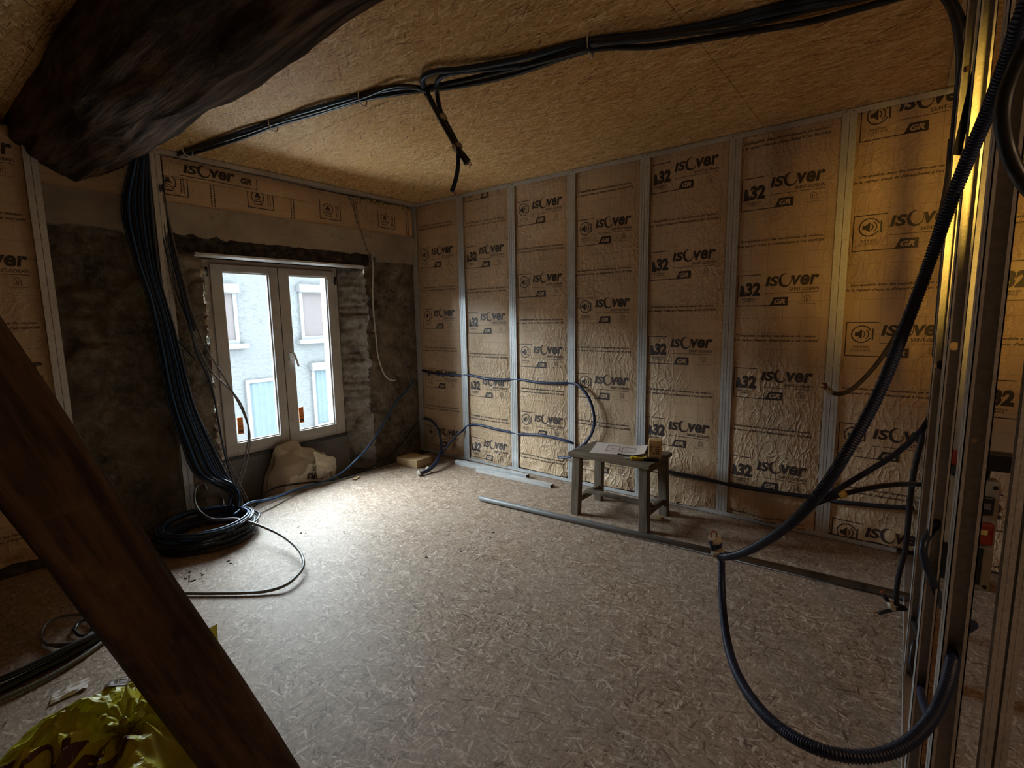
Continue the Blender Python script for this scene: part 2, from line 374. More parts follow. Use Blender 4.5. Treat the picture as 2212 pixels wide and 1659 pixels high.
class Print:                                   # flat artwork: list of (triangles, ink slot)
    def __init__(s): s.V = []; s.F = []; s.I = []
    def poly(s, pts, ink=1):
        o = len(s.V); s.V += pts
        for i in range(1, len(pts)-1): s.F.append((o, o+i, o+i+1)); s.I.append(ink)
    def rect(s, u0, v0, u1, v1, ink=1): s.poly([(u0, v0), (u1, v0), (u1, v1), (u0, v1)], ink)
    def text(s, body, u0, u1, v0, v1, shear=0.0, bold=0.0, ink=1):
        V, Fc, asp = text_tris(body, shear, bold); o = len(s.V)
        s.V += [(u0+(u1-u0)*x, v0+(v1-v0)*y) for x, y in V]
        for f in Fc: s.F.append(tuple(i+o for i in f)); s.I.append(ink)
    def ring(s, cu, cv, ru, rv, iu, iv, du=0, dv=0, a0=0, a1=360, n=28, ink=1):
        o = len(s.V)
        for k in range(n+1):
            a = math.radians(a0+(a1-a0)*k/n)
            s.V += [(cu+ru*math.cos(a), cv+rv*math.sin(a)), (cu+du+iu*math.cos(a), cv+dv+iv*math.sin(a))]
        for k in range(n):
            i = o+2*k; s.F += [(i, i+2, i+3), (i, i+3, i+1)]; s.I += [ink, ink]
    def cut(s, G):                              # slice along the facing's grid so the ink can follow its creases
        bm = bmesh.new(); lay = bm.faces.layers.int.new('ink')
        vs = [bm.verts.new((x, y, 0)) for x, y in s.V]
        for f, i in zip(s.F, s.I):
            try: q = bm.faces.new([vs[k] for k in f]); q[lay] = i
            except ValueError: pass
        bm.normal_update()
        for f in bm.faces:
            if f.normal.z < 0: f.normal_flip()
        for ax in (0, 1):
            lo = min(v.co[ax] for v in bm.verts); hi = max(v.co[ax] for v in bm.verts)
            for k in range(math.ceil(lo/G), math.floor(hi/G)+1):
                no = (1, 0, 0) if ax == 0 else (0, 1, 0); co = (k*G, 0, 0) if ax == 0 else (0, k*G, 0)
                bmesh.ops.bisect_plane(bm, geom=bm.verts[:]+bm.edges[:]+bm.faces[:], dist=1e-7, plane_co=co, plane_no=no)
        bmesh.ops.triangulate(bm, faces=bm.faces[:])
        bm.verts.index_update()
        r = ([(v.co.x, v.co.y) for v in bm.verts], [tuple(v.index for v in f.verts) for f in bm.faces], [f[lay] for f in bm.faces])
        bm.free(); return r
def brand_word(P, u0, v0, w, h, sh=0.16):       # the maker's word mark as printed on the facing
    P.text('IS', u0, u0+0.255*w, v0, v0+0.80*h, sh, 0.035)
    P.ring(u0+0.375*w, v0+0.44*h, 0.125*w, 0.56*h, 0.092*w, 0.47*h, 0.022*w, 0.05*h)
    P.text('ver', u0+0.49*w, u0+w, v0, v0+0.83*h, sh, 0.03)
def speaker_icon(P, cu, cv, r):
    P.ring(cu, cv, r, r, r*0.87, r*0.87, a0=25, a1=335)
    P.rect(cu+r*0.98, cv-r*0.62, cu+r*1.13, cv+r*0.62)
    P.rect(cu-r*0.62, cv-r*0.22, cu-r*0.25, cv+r*0.22); P.poly([(cu-r*0.36, cv-r*0.2), (cu+r*0.06, cv-r*0.58), (cu+r*0.06, cv+r*0.58), (cu-r*0.36, cv+r*0.2)])
    P.ring(cu+r*0.02, cv, r*0.36, r*0.42, r*0.24, r*0.30, a0=-60, a1=60, n=8); P.ring(cu+r*0.06, cv, r*0.66, r*0.68, r*0.55, r*0.57, a0=-55, a1=55, n=10)
def logo(kind):                                 # origin = top left corner of the printed frame, 60 cm repeat
    P = Print(); t = 0.0052
    P.rect(0, -t, 0.158 if kind == 'sound' else 0.142, 0); P.rect(0, -0.198, t, 0); P.rect(0, -0.200, 0.20, -0.200+t)
    if kind == 'sound':
        speaker_icon(P, 0.078, -0.070, 0.051)
        P.text('ISOLATION', 0.040, 0.118, -0.150, -0.138, 0.1, 0.02); P.text('ACOUSTIQUE', 0.030, 0.126, -0.168, -0.155, 0.1, 0.0)
    else:
        P.poly([(0.014, -0.137), (0.030, -0.137), (0.034, -0.118), (0.040, -0.137), (0.054, -0.137), (0.037, -0.068), (0.021, -0.064), (0.026, -0.088)])
        P.text('32', 0.052, 0.142, -0.136, -0.050, 0.06, 0.055)
        P.text('PERFORMANCE', 0.024, 0.122, -0.158, -0.148, 0.1, 0.015); P.text('THERMIQUE', 0.038, 0.110, -0.172, -0.162, 0.1, 0.015)
    brand_word(P, 0.170, -0.078, 0.292, 0.076)
    P.text('SAINT-GOBAIN', 0.306, 0.462, -0.110, -0.090, 0.0, 0.012)
    P.rect(0.170, -0.1225, 0.462, -0.1195)
    P.poly([(0.197, -0.200), (0.302, -0.200), (0.302, -0.147), (0.222, -0.147)]); P.text('GR', 0.224, 0.287, -0.189, -0.159, 0.25, 0.04, 2)
    for a, b in (((0.385, -0.152), (0.405, -0.136)), ((0.405, -0.136), (0.425, -0.152)), ((0.391, -0.152), (0.391, -0.180)), ((0.419, -0.152), (0.419, -0.180)), ((0.401, -0.150), (0.401, -0.178)), ((0.409, -0.150), (0.409, -0.178))):
        d = Vector((b[0]-a[0], b[1]-a[1])).normalized(); nx, ny = -d.y*0.0013, d.x*0.0013
        P.poly([(a[0]-nx, a[1]-ny), (b[0]-nx, b[1]-ny), (b[0]+nx, b[1]+ny), (a[0]+nx, a[1]+ny)])
    P.text('Fibres haute performance', 0.358, 0.452, -0.194, -0.187, 0.1, 0.01)
    P.text('Compatible avec les membranes de gestion', 0.008, 0.466, -0.400, -0.381, 0.25, 0.022)
    P.text("de la vapeur d'eau et d'\u00e9tanch\u00e9it\u00e9 \u00e0 l'air ISOVER", -0.018, 0.474, -0.428, -0.409, 0.25, 0.022)
    return P
G = 0.02
ART = {'sound': logo('sound').cut(G), 'lambda': logo('lambda').cut(G)}

def facing(name, seed, W, H, v0, art, u_art, v_art, axis, org, bulge, label, crumple=0.02, thick=0.03):
    """One kraft faced panel. Local u runs right and v up as seen from the room; org = world point of (0, 0); axis 'R' right wall, 'B' back wall."""
    nu, nv = round(W/G), round(H/G)
    def hh(u, v):
        e = min(u, W-u)/0.09; e = max(0.0, min(1.0, e)); pil = math.sin(PI*max(0, min(1, u/W)))**0.6
        z = bulge*pil*e
        c1 = noise.ridged_multi_fractal(Vector((u*4.2+seed*7.1, v*2.3+seed, seed*1.7)), 1.0, 2.1, 3, 1.0, 2.0)
        z += 0.0045*(c1-1.0)*e + 0.006*noise.noise(Vector((u*5+seed, v*3, seed*3.1)))*e
        lowv = max(0.0, 1-(v/0.24)); z += (0.030*noise.noise(Vector((u*9, v*12, seed+9)))+0.012)*lowv*e
        return z + crumple*0.1*e
    tab = [[hh(i*G, j*G) for i in range(nu+1)] for j in range(nv+1)]
    def h(u, v):
        x = max(0, min(nu-1e-6, u/G)); y = max(0, min(nv-1e-6, v/G)); i, j = int(x), int(y); a, b = x-i, y-j
        return (tab[j][i]*(1-a)+tab[j][i+1]*a)*(1-b)+(tab[j+1][i]*(1-a)+tab[j+1][i+1]*a)*b
    if axis == 'R': W3 = lambda u, v, z: Vector((org[0]-z, org[1]-u, org[2]+v))
    else: W3 = lambda u, v, z: Vector((org[0]+u, org[1]-z, org[2]+v))
    m = M(); m.grid(nu, nv, lambda a, b: W3(a*W, b*H, tab[round(b*nv)][round(a*nu)]), 0)
    # glass wool body behind the paper
    ring = [(i*G, 0) for i in range(nu+1)]+[(W, j*G) for j in range(1, nv+1)]+[(W-i*G, H) for i in range(1, nu+1)]+[(0, H-j*G) for j in range(1, nv)]
    V = []; Fc = []
    for (u, v) in ring: V += [W3(u, v, h(u, v)), W3(u, v, -thick)]
    for k in range(len(ring)):
        a = 2*k; b = 2*((k+1) % len(ring)); Fc.append((a, a+1, b+1, b))
    m.add(V, Fc, 3); m.add([W3(0, 0, -thick), W3(W, 0, -thick), W3(W, H, -thick), W3(0, H, -thick)], [(0, 3, 2, 1)], 3)
    if art:
        pv, pf, pi = ART[art]
        for base in v_art:
            keep = []; 
            for f, i in zip(pf, pi):
                cu = sum(pv[k][0] for k in f)/3+u_art; cv = sum(pv[k][1] for k in f)/3+base
                if 0.0 < cu < W and 0.0 < cv < H: keep.append((f, i))
            if not keep: continue
            ids = sorted({k for f, _ in keep for k in f}); mp = {k: n for n, k in enumerate(ids)}
            for ink, lift in ((1, 0.0016), (2, 0.0028)):
                fs = [tuple(mp[k] for k in f) for f, i in keep if i == ink]
                if fs: m.add([W3(pv[k][0]+u_art, pv[k][1]+base, h(pv[k][0]+u_art, pv[k][1]+base)+lift) for k in ids], fs, ink, True)
    o = m.build(name, ['kraft', 'ink', 'kraft_light', 'wool'])
    return tag(o, label, 'insulation panel', 'kraft faced insulation panels')

# ================================================================== THE ROOM
CH = 2.528
st(M().box((-5.4, -0.07, -0.022), (0.12, -8.1, 0)).build('floor', 'osb_floor'))
st(M().box((-5.4, 0.75, -0.14), (0.12, -8.1, -0.06)).build('trim_1', 'slab'))             # bare slab under the boards
ce = M()
xs = [-5.4, -4.24, -2.98, -1.72, -0.46, 0.12]
for i in range(len(xs)-1):
    ys = [0.2, -3.165, -5.665, -8.1] if i % 2 == 0 else [0.2, -1.6, -4.1, -6.6, -8.1]
    if i == 3: ys = [0.2, -3.17, -5.6, -8.1]
    for j in range(len(ys)-1): ce.box((xs[i]+0.0012, ys[j]-0.0012, CH), (xs[i+1]-0.0012, ys[j+1]+0.0012, CH+0.02))
ce.box((-5.4, 0.2, CH+0.021), (0.12, -8.1, CH+0.06), 1)
st(ce.build('ceiling', ['osb_ceiling', 'slab']))
st(M().box((0.062, 0.7, -0.1), (0.16, -8.1, CH+0.05)).build('wall_right', 'plaster'))
st(M().box((-5.4, 0.7, -0.1), (-5.5, -8.1, CH+0.05)).build('wall_left', 'plaster'))
st(M().box((-5.5, -8.1, -0.1), (0.16, -8.2, CH+0.05)).build('wall_front', 'plaster'))

# stone back wall with a deep window recess
YB = 0.10
WX0, WX1, WZ1 = -1.985, -0.575, 1.885
def relief(x, z, k=1.0):
    # rough courses of rubble
    zz = z + 0.025*noise.noise(Vector((x*3, z*2, 4.2)))
    c = math.floor(zz/0.085 + 0.35*noise.noise(Vector((0, z*5, 1))))
    fz = zz/0.085-math.floor(zz/0.085)
    sx = x/0.21 + h01(c)*3; cx = math.floor(sx); fx = sx-cx
    j = min(1.0, min(fx, 1-fx)*7)*min(1.0, min(fz, 1-fz)*5)
    return k*((h01(c, cx)-0.5)*0.030 + (j-1)*0.022 + 0.03*fbm((x*5, z*5, 2.5), 5) + 0.012*fbm((x*19, z*19, 7), 3))
bw = M()
nx, nz = 226, 106
X0, X1, Z0, Z1 = -5.4, 0.10, -0.1, 2.55
def bwf(a, b):
    x = X0+(X1-X0)*a; z = Z0+(Z1-Z0)*b
    for e in (WX0, WX1):
        if abs(x-e) < 0.5*(X1-X0)/nx and z < WZ1: x = e + 0.018*noise.noise(Vector((e, z*9, 3)))
    if abs(z-WZ1) < 0.5*(Z1-Z0)/nz: z = WZ1
    k = 0.45 if x > -0.42 else 1.0
    return Vector((x, YB-relief(x, z, k), z))
def inopen(i, j):
    x = X0+(X1-X0)*(i+0.5)/nx; z = Z0+(Z1-Z0)*(j+0.5)/nz
    return WX0 < x < WX1 and z < WZ1
bw.grid(nx, nz, bwf, 0, True, inopen)
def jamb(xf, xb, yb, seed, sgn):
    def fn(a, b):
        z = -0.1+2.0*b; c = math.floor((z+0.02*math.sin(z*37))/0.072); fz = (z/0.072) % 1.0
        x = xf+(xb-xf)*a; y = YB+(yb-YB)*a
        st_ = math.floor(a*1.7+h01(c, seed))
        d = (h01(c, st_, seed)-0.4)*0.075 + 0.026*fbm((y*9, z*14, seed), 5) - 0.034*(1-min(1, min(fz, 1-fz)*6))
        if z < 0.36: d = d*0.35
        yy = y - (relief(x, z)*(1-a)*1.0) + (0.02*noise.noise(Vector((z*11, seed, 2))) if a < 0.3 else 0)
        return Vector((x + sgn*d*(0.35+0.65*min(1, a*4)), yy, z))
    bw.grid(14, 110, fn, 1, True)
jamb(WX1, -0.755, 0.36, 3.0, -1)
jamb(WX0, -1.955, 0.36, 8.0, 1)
bw.grid(20, 4, lambda a, b: Vector((WX0+(WX1-WX0)*a, YB+0.3*b, WZ1+0.004*noise.noise(Vector((a*9, b*4, 1))))), 0, True)
bw.box((-5.4, 0.42, WZ1), (0.16, 0.52, 2.6)); bw.box((-5.4, 0.42, -0.2), (-1.955, 0.52, WZ1)); bw.box((-0.79, 0.42, -0.2), (0.16, 0.52, WZ1)); 
bw.box((-1.96, 0.30, 0.30), (-1.925, 0.42, WZ1)); bw.box((-0.80, 0.30, 0.30), (-0.75, 0.42, WZ1)); bw.box((-1.96, 0.30, 1.865), (-0.75, 0.42, WZ1+.01))
st(bw.build('wall_back', ['stone', 'stone_dusty_lit']))
ap = M(); ap.grid(24, 10, lambda a, b: Vector((-1.99+1.24*a, 0.265-0.004*noise.noise(Vector((a*8, b*4, 5))), -0.1+0.41*b)), 0)
ap.box((-1.99, 0.268, -0.1), (-0.75, 0.40, 0.318))
st(ap.build('trim_2', 'cement'))                                                            # smooth apron wall below the window

# plaster band across the top of the stone, ragged lower edge, with lintel and white bead under it
pb = M(); N = 120
def band_lo(x):
    z = 1.99 + 0.02*noise.noise(Vector((x*4, 1, 1))) + 0.018*noise.noise(Vector((x*15, 2, 1)))
    if -2.2 < x < -1.75: z += 0.03*max(0, noise.noise(Vector((x*12, 6, 1)))) 
    if x > -0.45: z -= 0.05
    return z
def pbf(a, b):
    x = -5.35+5.43*a; lo = band_lo(x); z = lo+(2.205-lo)*b; return Vector((x, 0.052+0.004*noise.noise(Vector((x*5, z*5, 3))) , z))
pb.grid(180, 8, pbf, 0)
pb.grid(180, 2, lambda a, b: Vector((-5.35+5.43*a, 0.052+0.07*(1-b), band_lo(-5.35+5.43*a)+0.001)), 0)
pb.grid(180, 2, lambda a, b: Vector((-5.35+5.43*a, 0.052+0.07*b, 2.205)), 0)
pb.box((-5.35, 0.058, 2.02), (0.08, 0.125, 2.2))
st(pb.build('trim_3', 'plaster'))
li = M(); li.grid(60, 6, lambda a, b: Vector((-2.28+1.72*a, 0.066-0.008*fbm((a*9, b*2, 1), 4), 1.885+0.135*b)), 0)
li.box((-2.28, 0.075, 1.887), (-0.56, 0.30, 2.02))
st(li.build('trim_4', 'lintel'))
wb = M(); nb = 60
wb.grid(nb, 3, lambda a, b: Vector((-2.035+1.42*a, 0.050+0.055*b, 1.872+0.005*noise.noise(Vector((a*20, 1, 1)))-0.012*b)), 0)
wb.box((-2.035, 0.051, 1.873), (-0.63, 0.10, 1.886))
st(wb.build('trim_5', 'white_bead'))

# ------------------------------------------------------------------ window
YW = 0.24
win = empty('window_1', (-1.36, YW, 0.32)); st(win)
FX0, FX1, FZ0, FZ1 = -1.925, -0.797, 0.322, 1.868
f = M()
for a, b in (((FX0, FZ0), (FX0+0.05, FZ1)), ((FX1-0.05, FZ0), (FX1, FZ1)), ((FX0+0.05, FZ1-0.045), (FX1-0.05, FZ1)), ((FX0+0.05, FZ0), (FX1-0.05, FZ0+0.035))):
    f.box((a[0], YW, a[1]), (b[0], YW+0.07, b[1]))
f.build('frame', 'upvc', win, bevel=0.003)
def sash(x0, x1, gx0, gx1, nm):
    z0, z1 = FZ0+0.03, FZ1-0.035; gz0, gz1 = 0.432, 1.778
    m = M()
    for a, b in (((x0, z0), (gx0, z1)), ((gx1, z0), (x1, z1)), ((gx0, gz1), (gx1, z1)), ((gx0, z0), (gx1, gz0))):
        m.box((a[0], YW-0.018, a[1]), (b[0], YW+0.045, b[1]))
    s = m.build('sash', 'upvc', win, bevel=0.004)
    bd = M(); t = 0.009
    for a, b in (((gx0, gz0), (gx0+t, gz1)), ((gx1-t, gz0), (gx1, gz1)), ((gx0+t, gz1-t), (gx1-t, gz1)), ((gx0+t, gz0), (gx1-t, gz0+t))): bd.box((a[0], YW+0.004, a[1]), (b[0], YW+0.02, b[1]))
    bd.build('glazing_seal', 'white_bead', s)
    M().box((gx0+0.001, YW+0.014, gz0+0.001), (gx1-0.001, YW+0.020, gz1-0.001)).build('pane', 'glass', s)
    return s
s1 = sash(-1.882, -1.362, -1.795, -1.437, 'a'); s2 = sash(-1.358, -0.836, -1.265, -0.905, 'b')
M().box((-1.3615, YW-0.0185, 0.36), (-1.3585, YW-0.010, 1.83)).build('joint', 'seal', win)
hd = M(); hd.box((-1.316, YW-0.028, 1.06), (-1.290, YW-0.018, 1.15)); hd.tube(spline([(-1.303, YW-0.028, 1.125), (-1.303, YW-0.065, 1.125), (-1.29, YW-0.068, 1.10), (-1.262, YW-0.068, 1.005)], 0.01), 0.009, 8)
hd.build('handle', 'white_bead', s2)
for x, z0, z1, sn in ((-1.772, 0.497, 0.632, s1), (-1.248, 0.497, 0.637, s2)):
    m = M(); m.box((x, YW+0.009, z0), (x+0.043, YW+0.0128, z1), 0); m.box((x+0.004, YW+0.0085, z0+0.012), (x+0.039, YW+0.009, z0+0.035), 1); m.box((x+0.008, YW+0.0085, z0+0.055), (x+0.035, YW+0.009, z0+0.060), 1)
    m.build('sticker', ['orange', 'film_ink'], sn)
M().box((-1.93, YW-0.02, 0.300), (-0.79, YW+0.03, 0.324)).build('sill_seal', 'seal', win)
hg = M()
for x, zz in ((-1.905, 1.77), (-0.82, 1.75)): hg.cyl((x, YW-0.012, zz-0.035), (x, YW-0.012, zz+0.035), 0.009, 8)
hg.build('hinge', 'seal', win)
# red-brown surround and expanding foam squeezed out round the frame
sr = M(); sr.grid(3, 60, lambda a, b: Vector((-1.958+0.034*a, 0.205+0.035*a+0.005*fbm((b*30, a, 4), 3), 0.32+1.55*b)), 0); sr.grid(60, 3, lambda a, b: Vector((-1.94+1.14*a, 0.10+0.14*b, 1.875)), 0)
sr.box((-1.958, 0.245, 0.32), (-1.925, 0.30, 1.87))
st(sr.build('trim_6', 'rust'))
fm = M()
for k in range(46):
    z = 0.16+1.62*(k/45)+random.uniform(-.01, .01); r = random.uniform(0.006, 0.02) if z > 0.6 else random.uniform(0.012, 0.03)
    if 0.95 < z < 1.1: continue
    p = [Vector((-1.955+random.uniform(-.018, .012), 0.19+random.uniform(-.05, .03), z))]
    for q in range(4): p.append(p[-1]+Vector((random.uniform(-.012, .004), random.uniform(-.014, .004), random.uniform(-.014, .018))))
    fm.tube(spline(p, 0.006), r, 7, rfun=lambda i, r=r: r*(0.45+0.75*h01(i, r*1000)))
tag(fm.build('expanding_foam', 'foam'), 'cream blobs of expanding foam squeezed out along the left side of the window frame', 'foam', None, 'stuff')

# ------------------------------------------------------------------ house across the street
YF = 6.5
hs = empty('neighbouring_house', (2.0, YF, -4.0), 'pale roughcast house across the street seen through the window', 'building')
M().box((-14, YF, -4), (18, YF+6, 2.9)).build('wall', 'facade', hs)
def hwin(x0, x1, z0, z1, box, sill, kind):
    m = M(); t = 0.07
    m.box((x0-t, YF-0.05, z0-t), (x0, YF, z1)); m.box((x1, YF-0.05, z0-t), (x1+t, YF, z1)); m.box((x0, YF-0.05, z0-t), (x1, YF, z0)); m.box((x0-t, YF-0.05, z1), (x1+t, YF, z1+t))
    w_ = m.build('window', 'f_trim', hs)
    n = M()
    if kind == 'shutter':
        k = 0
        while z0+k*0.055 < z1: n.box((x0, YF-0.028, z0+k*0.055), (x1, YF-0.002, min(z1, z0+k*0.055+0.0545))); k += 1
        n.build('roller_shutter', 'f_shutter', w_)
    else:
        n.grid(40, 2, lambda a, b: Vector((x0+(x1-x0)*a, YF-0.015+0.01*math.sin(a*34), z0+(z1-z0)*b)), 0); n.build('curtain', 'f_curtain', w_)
    if box: M().box((x0-0.1, YF-0.14, z1+0.02), (x1+0.1, YF, z1+0.18)).build('shutter_box', 'f_trim', w_)
    if sill: M().box((x0-0.18, YF-0.16, z0-0.16), (x1+0.18, YF, z0-0.07)).build('sill', 'f_trim', w_)
hwin(0.2, 1.0, 1.02, 1.92, True, True, 'shutter'); hwin(2.45, 3.15, 1.04, 1.97, True, True, 'shutter')
hwin(1.18, 1.85, -1.1, 0.14, False, True, 'curtain'); hwin(2.62, 3.2, -0.95, 0.26, True, True, 'curtain')
hwin(-1.6, -0.9, 1.02, 1.92, True, True, 'shutter'); hwin(4.7, 5.5, 1.02, 1.92, True, True, 'shutter')
st(M().box((-30, 0.9, -4.1), (30, YF, -4.0)).build('trim_7', 'street'))

# ------------------------------------------------------------------ metal framing of the lining
SY = [0.054, -0.586, -1.187, -1.785, -2.394, -3.0, -3.605, -4.205]
WHO = ['first stud of the insulated wall, in the back corner', 'second stud from the back corner, just right of the corner panel', 'third stud from the back corner',
       'fourth stud from the back corner, left of the stool', 'fifth stud from the back corner, behind the stool', 'sixth stud from the back corner, right of the stool',
       'seventh stud from the back corner, behind the blue conduit', 'eighth stud, past the open partition']
def double_stud(x, y, z0, z1, face, half, label):
    """two C profiles back to back; face = direction the visible flanges look"""
    e = empty('metal_stud', (x, y, z0), label, 'stud', 'galvanised studs')
    for s in (-1, 1):
        m = M(); t = 0.0022
        if face == 'R':
            m.box((x, y+s*0.0012, z0), (x+t, y+s*half, z1)); m.box((x+t, y+s*0.0012, z0), (x+0.046, y+s*(0.0012+t), z1)); m.box((x+0.044, y+s*0.0012, z0), (x+0.046, y+s*half, z1)); m.box((x+t, y+s*half, z0), (x+0.008, y+s*(half-t), z1))
            for q in (0.010, 0.014): m.box((x-0.0012, y+s*(half*0.55+q-0.012)-0.001, z0), (x, y+s*(half*0.55+q-0.012)+0.001, z1))
        else:
            m.box((x+s*0.0012, y, z0), (x+s*half, y+t, z1)); m.box((x+s*0.0012, y+t, z0), (x+s*(0.0012+t), y+0.046, z1)); m.box((x+s*0.0012, y+0.044, z0), (x+s*half, y+0.046, z1)); m.box((x+s*half, y+t, z0), (x+s*(half-t), y+0.008, z1))
        m.build('c_profile', 'galv', e)
    for s in (-1, 1):
        c = Vector((x, y+s*0.018, z1-0.012)) if face == 'R' else Vector((x+s*0.016, y, z1-0.012))
        d = Vector((-0.004, 0, 0)) if face == 'R' else Vector((0, -0.004, 0))
        M().cyl(c, c+d, 0.0042, 8).build('screw_head', 'screw', e)
    return e
for y, wtxt in zip(SY, WHO): double_stud(-0.002, y, 0.004, CH-0.004, 'R', 0.036 if y < 0 else 0.034, 'galvanised steel double stud, '+wtxt)
double_stud(-2.243, -0.002, 0.004, CH-0.004, 'B', 0.031, 'galvanised steel double stud against the stone wall, behind the falling black cables')
double_stud(-2.853, -0.002, 0.004, CH-0.004, 'B', 0.031, 'galvanised steel double stud against the stone wall, left of the old beam')
def rail(name, a, b, w, lip, up, t, label):     # U channel lying along a-b; up = side the lips rise to
    a, b = Vector(a), Vector(b); d = (b-a).normalized(); sd = d.cross(Vector((0, 0, 1))); m = M()
    m.bar(a+Vector((0, 0, up*t/2)), b+Vector((0, 0, up*t/2)), w, t)
    for s in (-1, 1): m.bar(a+sd*s*(w/2-t/2)+Vector((0, 0, up*lip/2)), b+sd*s*(w/2-t/2)+Vector((0, 0, up*lip/2)), t, lip)
    return tag(m.build(name, 'galv'), label, 'metal track', 'galvanised tracks')
rail('metal_track', (0.022, 0.09, CH-0.001), (0.022, -8.0, CH-0.001), 0.054, 0.034, -1, 0.002, 'galvanised track screwed to the ceiling above the insulated wall')
rail('metal_track', (0.022, 0.09, 0.001), (0.022, -3.98, 0.001), 0.054, 0.030, 1, 0.002, 'galvanised floor track along the foot of the insulated wall')
rail('metal_track', (-2.40, 0.022, CH-0.001), (-0.008, 0.022, CH-0.001), 0.054, 0.036, -1, 0.002, 'galvanised track on the ceiling above the window wall')

# ------------------------------------------------------------------ kraft faced insulation
BAYS = [('sound', 2.09, 'sound icon print, nearest the back corner'), ('lambda', 2.047, 'large 32 print, second from the back corner'), ('sound', 2.36, 'sound icon print, third from the back corner'),
        ('sound', 2.138, 'sound icon print, left of and behind the stool'), ('lambda', 2.442, 'large 32 print, right behind the stool'), ('lambda', 2.242, 'large 32 print and milky creases, right of the stool'),
        ('sound', 1.938, 'sound icon print, behind the hanging blue conduit'), ('lambda', 2.24, 'large 32 print, seen past the open partition'), ('lambda', 2.1, 'large 32 print, deep in the next room')]
SYX = SY+[-4.805, -5.405]
for i, (art, zt, txt) in enumerate(BAYS):
    y0 = SYX[i]-0.006; W_ = abs(SYX[i+1]-SYX[i])-0.012
    W_ = round(W_/G)*G; y0 = (SYX[i]+SYX[i+1])/2+W_/2
    n = int((zt-0.02)/G); zb = zt-n*G; Hh = math.floor((CH-0.012-zb)/G)*G
    arts = [zt-zb+0.6*k for k in range(-4, 2)]
    ua = 0.04 if i else 0.06
    facing('insulation_batt', i*3.3+1, W_, Hh, 0, art, ua, arts, 'R', (0.020, y0, zb), 0.016 if i != 6 else 0.010, 'kraft faced insulation with '+txt)
facing('insulation_batt', 41, 0.56, 2.44, 0, 'sound', 0.055, [1.76+0.6*k for k in range(-3, 2)], 'B', (-3.435, 0.03, 0.04), 0.012, 'kraft faced insulation at the far left edge, left of the stud by the beam')
# strips laid sideways above the plaster band: their print is turned a quarter
def strip(x0, x1, z0, z1, y, icons, seed, label, lettering=False, tilt=0.0):
    m = M(); nu, nv = round((x1-x0)/G), round((z1-z0)/G)
    def hz(u, v): return 0.008*noise.noise(Vector((u*5, v*6, seed)))+0.006*math.sin(PI*v/(z1-z0))
    P3 = lambda u, v, l=0: Vector((x0+u, y-hz(u, v)-l, z0+v+tilt*u))
    m.grid(nu, nv, lambda a, b: P3(a*(x1-x0), b*(z1-z0)), 0)
    V = []; ring = [(0, 0), (x1-x0, 0), (x1-x0, z1-z0), (0, z1-z0)]
    for u, v in ring: V += [P3(u, v), P3(u, v)+Vector((0, 0.025, 0))]
    m.add(V, [(0, 1, 3, 2), (2, 3, 5, 4), (4, 5, 7, 6), (6, 7, 1, 0), (1, 7, 5, 3)], 2)
    P = Print()
    for c in icons:
        q = Print(); hb = 0.078; w_ = 0.10
        q.rect(-w_, -hb, -w_+0.006, hb); q.rect(-w_, -hb, w_, -hb+0.006); q.rect(w_-0.006, -hb, w_, hb)
        r = Print(); speaker_icon(r, 0, 0, 0.05)
        o = len(q.V); q.V += [(-0.022+b, 0.006+a*-1.0) for a, b in r.V]; q.F += [tuple(k+o for k in f) for f in r.F]; q.I += r.I
        for du in (0.052, 0.068): 
            for k in range(7): q.rect(du, -0.05+k*0.014, du+0.009, -0.041+k*0.014)
        o = len(P.V); P.V += [(a+c, b+0.125) for a, b in q.V]; P.F += [tuple(k+o for k in f) for f in q.F]; P.I += q.I
        for du in (0.24, 0.262):
            for k in range(14): P.rect(c+du, 0.012+k*0.017, c+du+0.009, 0.024+k*0.017)
    if lettering:
        brand_word(P, 0.12, 0.035, 0.34, 0.075); P.rect(0.10, 0.015, 0.62, 0.020); P.rect(0.615, 0.015, 0.62, 0.09)
        P.text('GR', 0.5, 0.58, 0.04, 0.085, 0.2, 0.05)
    if P.V:
        pv, pf, pi = P.cut(G); keep = [f for f in pf if all(0 <= pv[k][0] <= x1-x0 and 0 <= pv[k][1] <= z1-z0 for k in f)]
        m.add([P3(pv[k][0], pv[k][1], 0.0016) for k in range(len(pv))], keep, 1, True)
    return tag(m.build('insulation_strip', ['kraft', 'ink', 'wool']), label, 'insulation strip', 'kraft faced strips above the window')
strip(-2.82, -0.02, 2.205, 2.485, 0.060, [0.68, 1.28, 1.88, 2.48], 5, 'brown kraft strip with boxed sound icons running above the plaster band')
strip(-2.19, -1.15, 2.375, 2.495, 0.036, [], 9, 'narrow kraft offcut tucked under the ceiling track above the window, left end lettered', True, -0.012)
yw = M()
for k in range(26):
    x = -0.62+0.55*(k/25)+random.uniform(-.01, .01); r = random.uniform(.008, .016); p = Vector((x, 0.05+random.uniform(-.01, .01), CH-0.05+random.uniform(-.012, .012)))
    yw.tube(spline([p+Vector((-.02, 0, random.uniform(-.01, .01))), p, p+Vector((.02, random.uniform(-.01, .01), random.uniform(-.01, .01)))], .008), r, 6)
tag(yw.build('mineral_wool_tuft', 'wool'), 'yellowish wool fluff poking out under the ceiling track near the back corner', 'insulation wool', None, 'stuff')

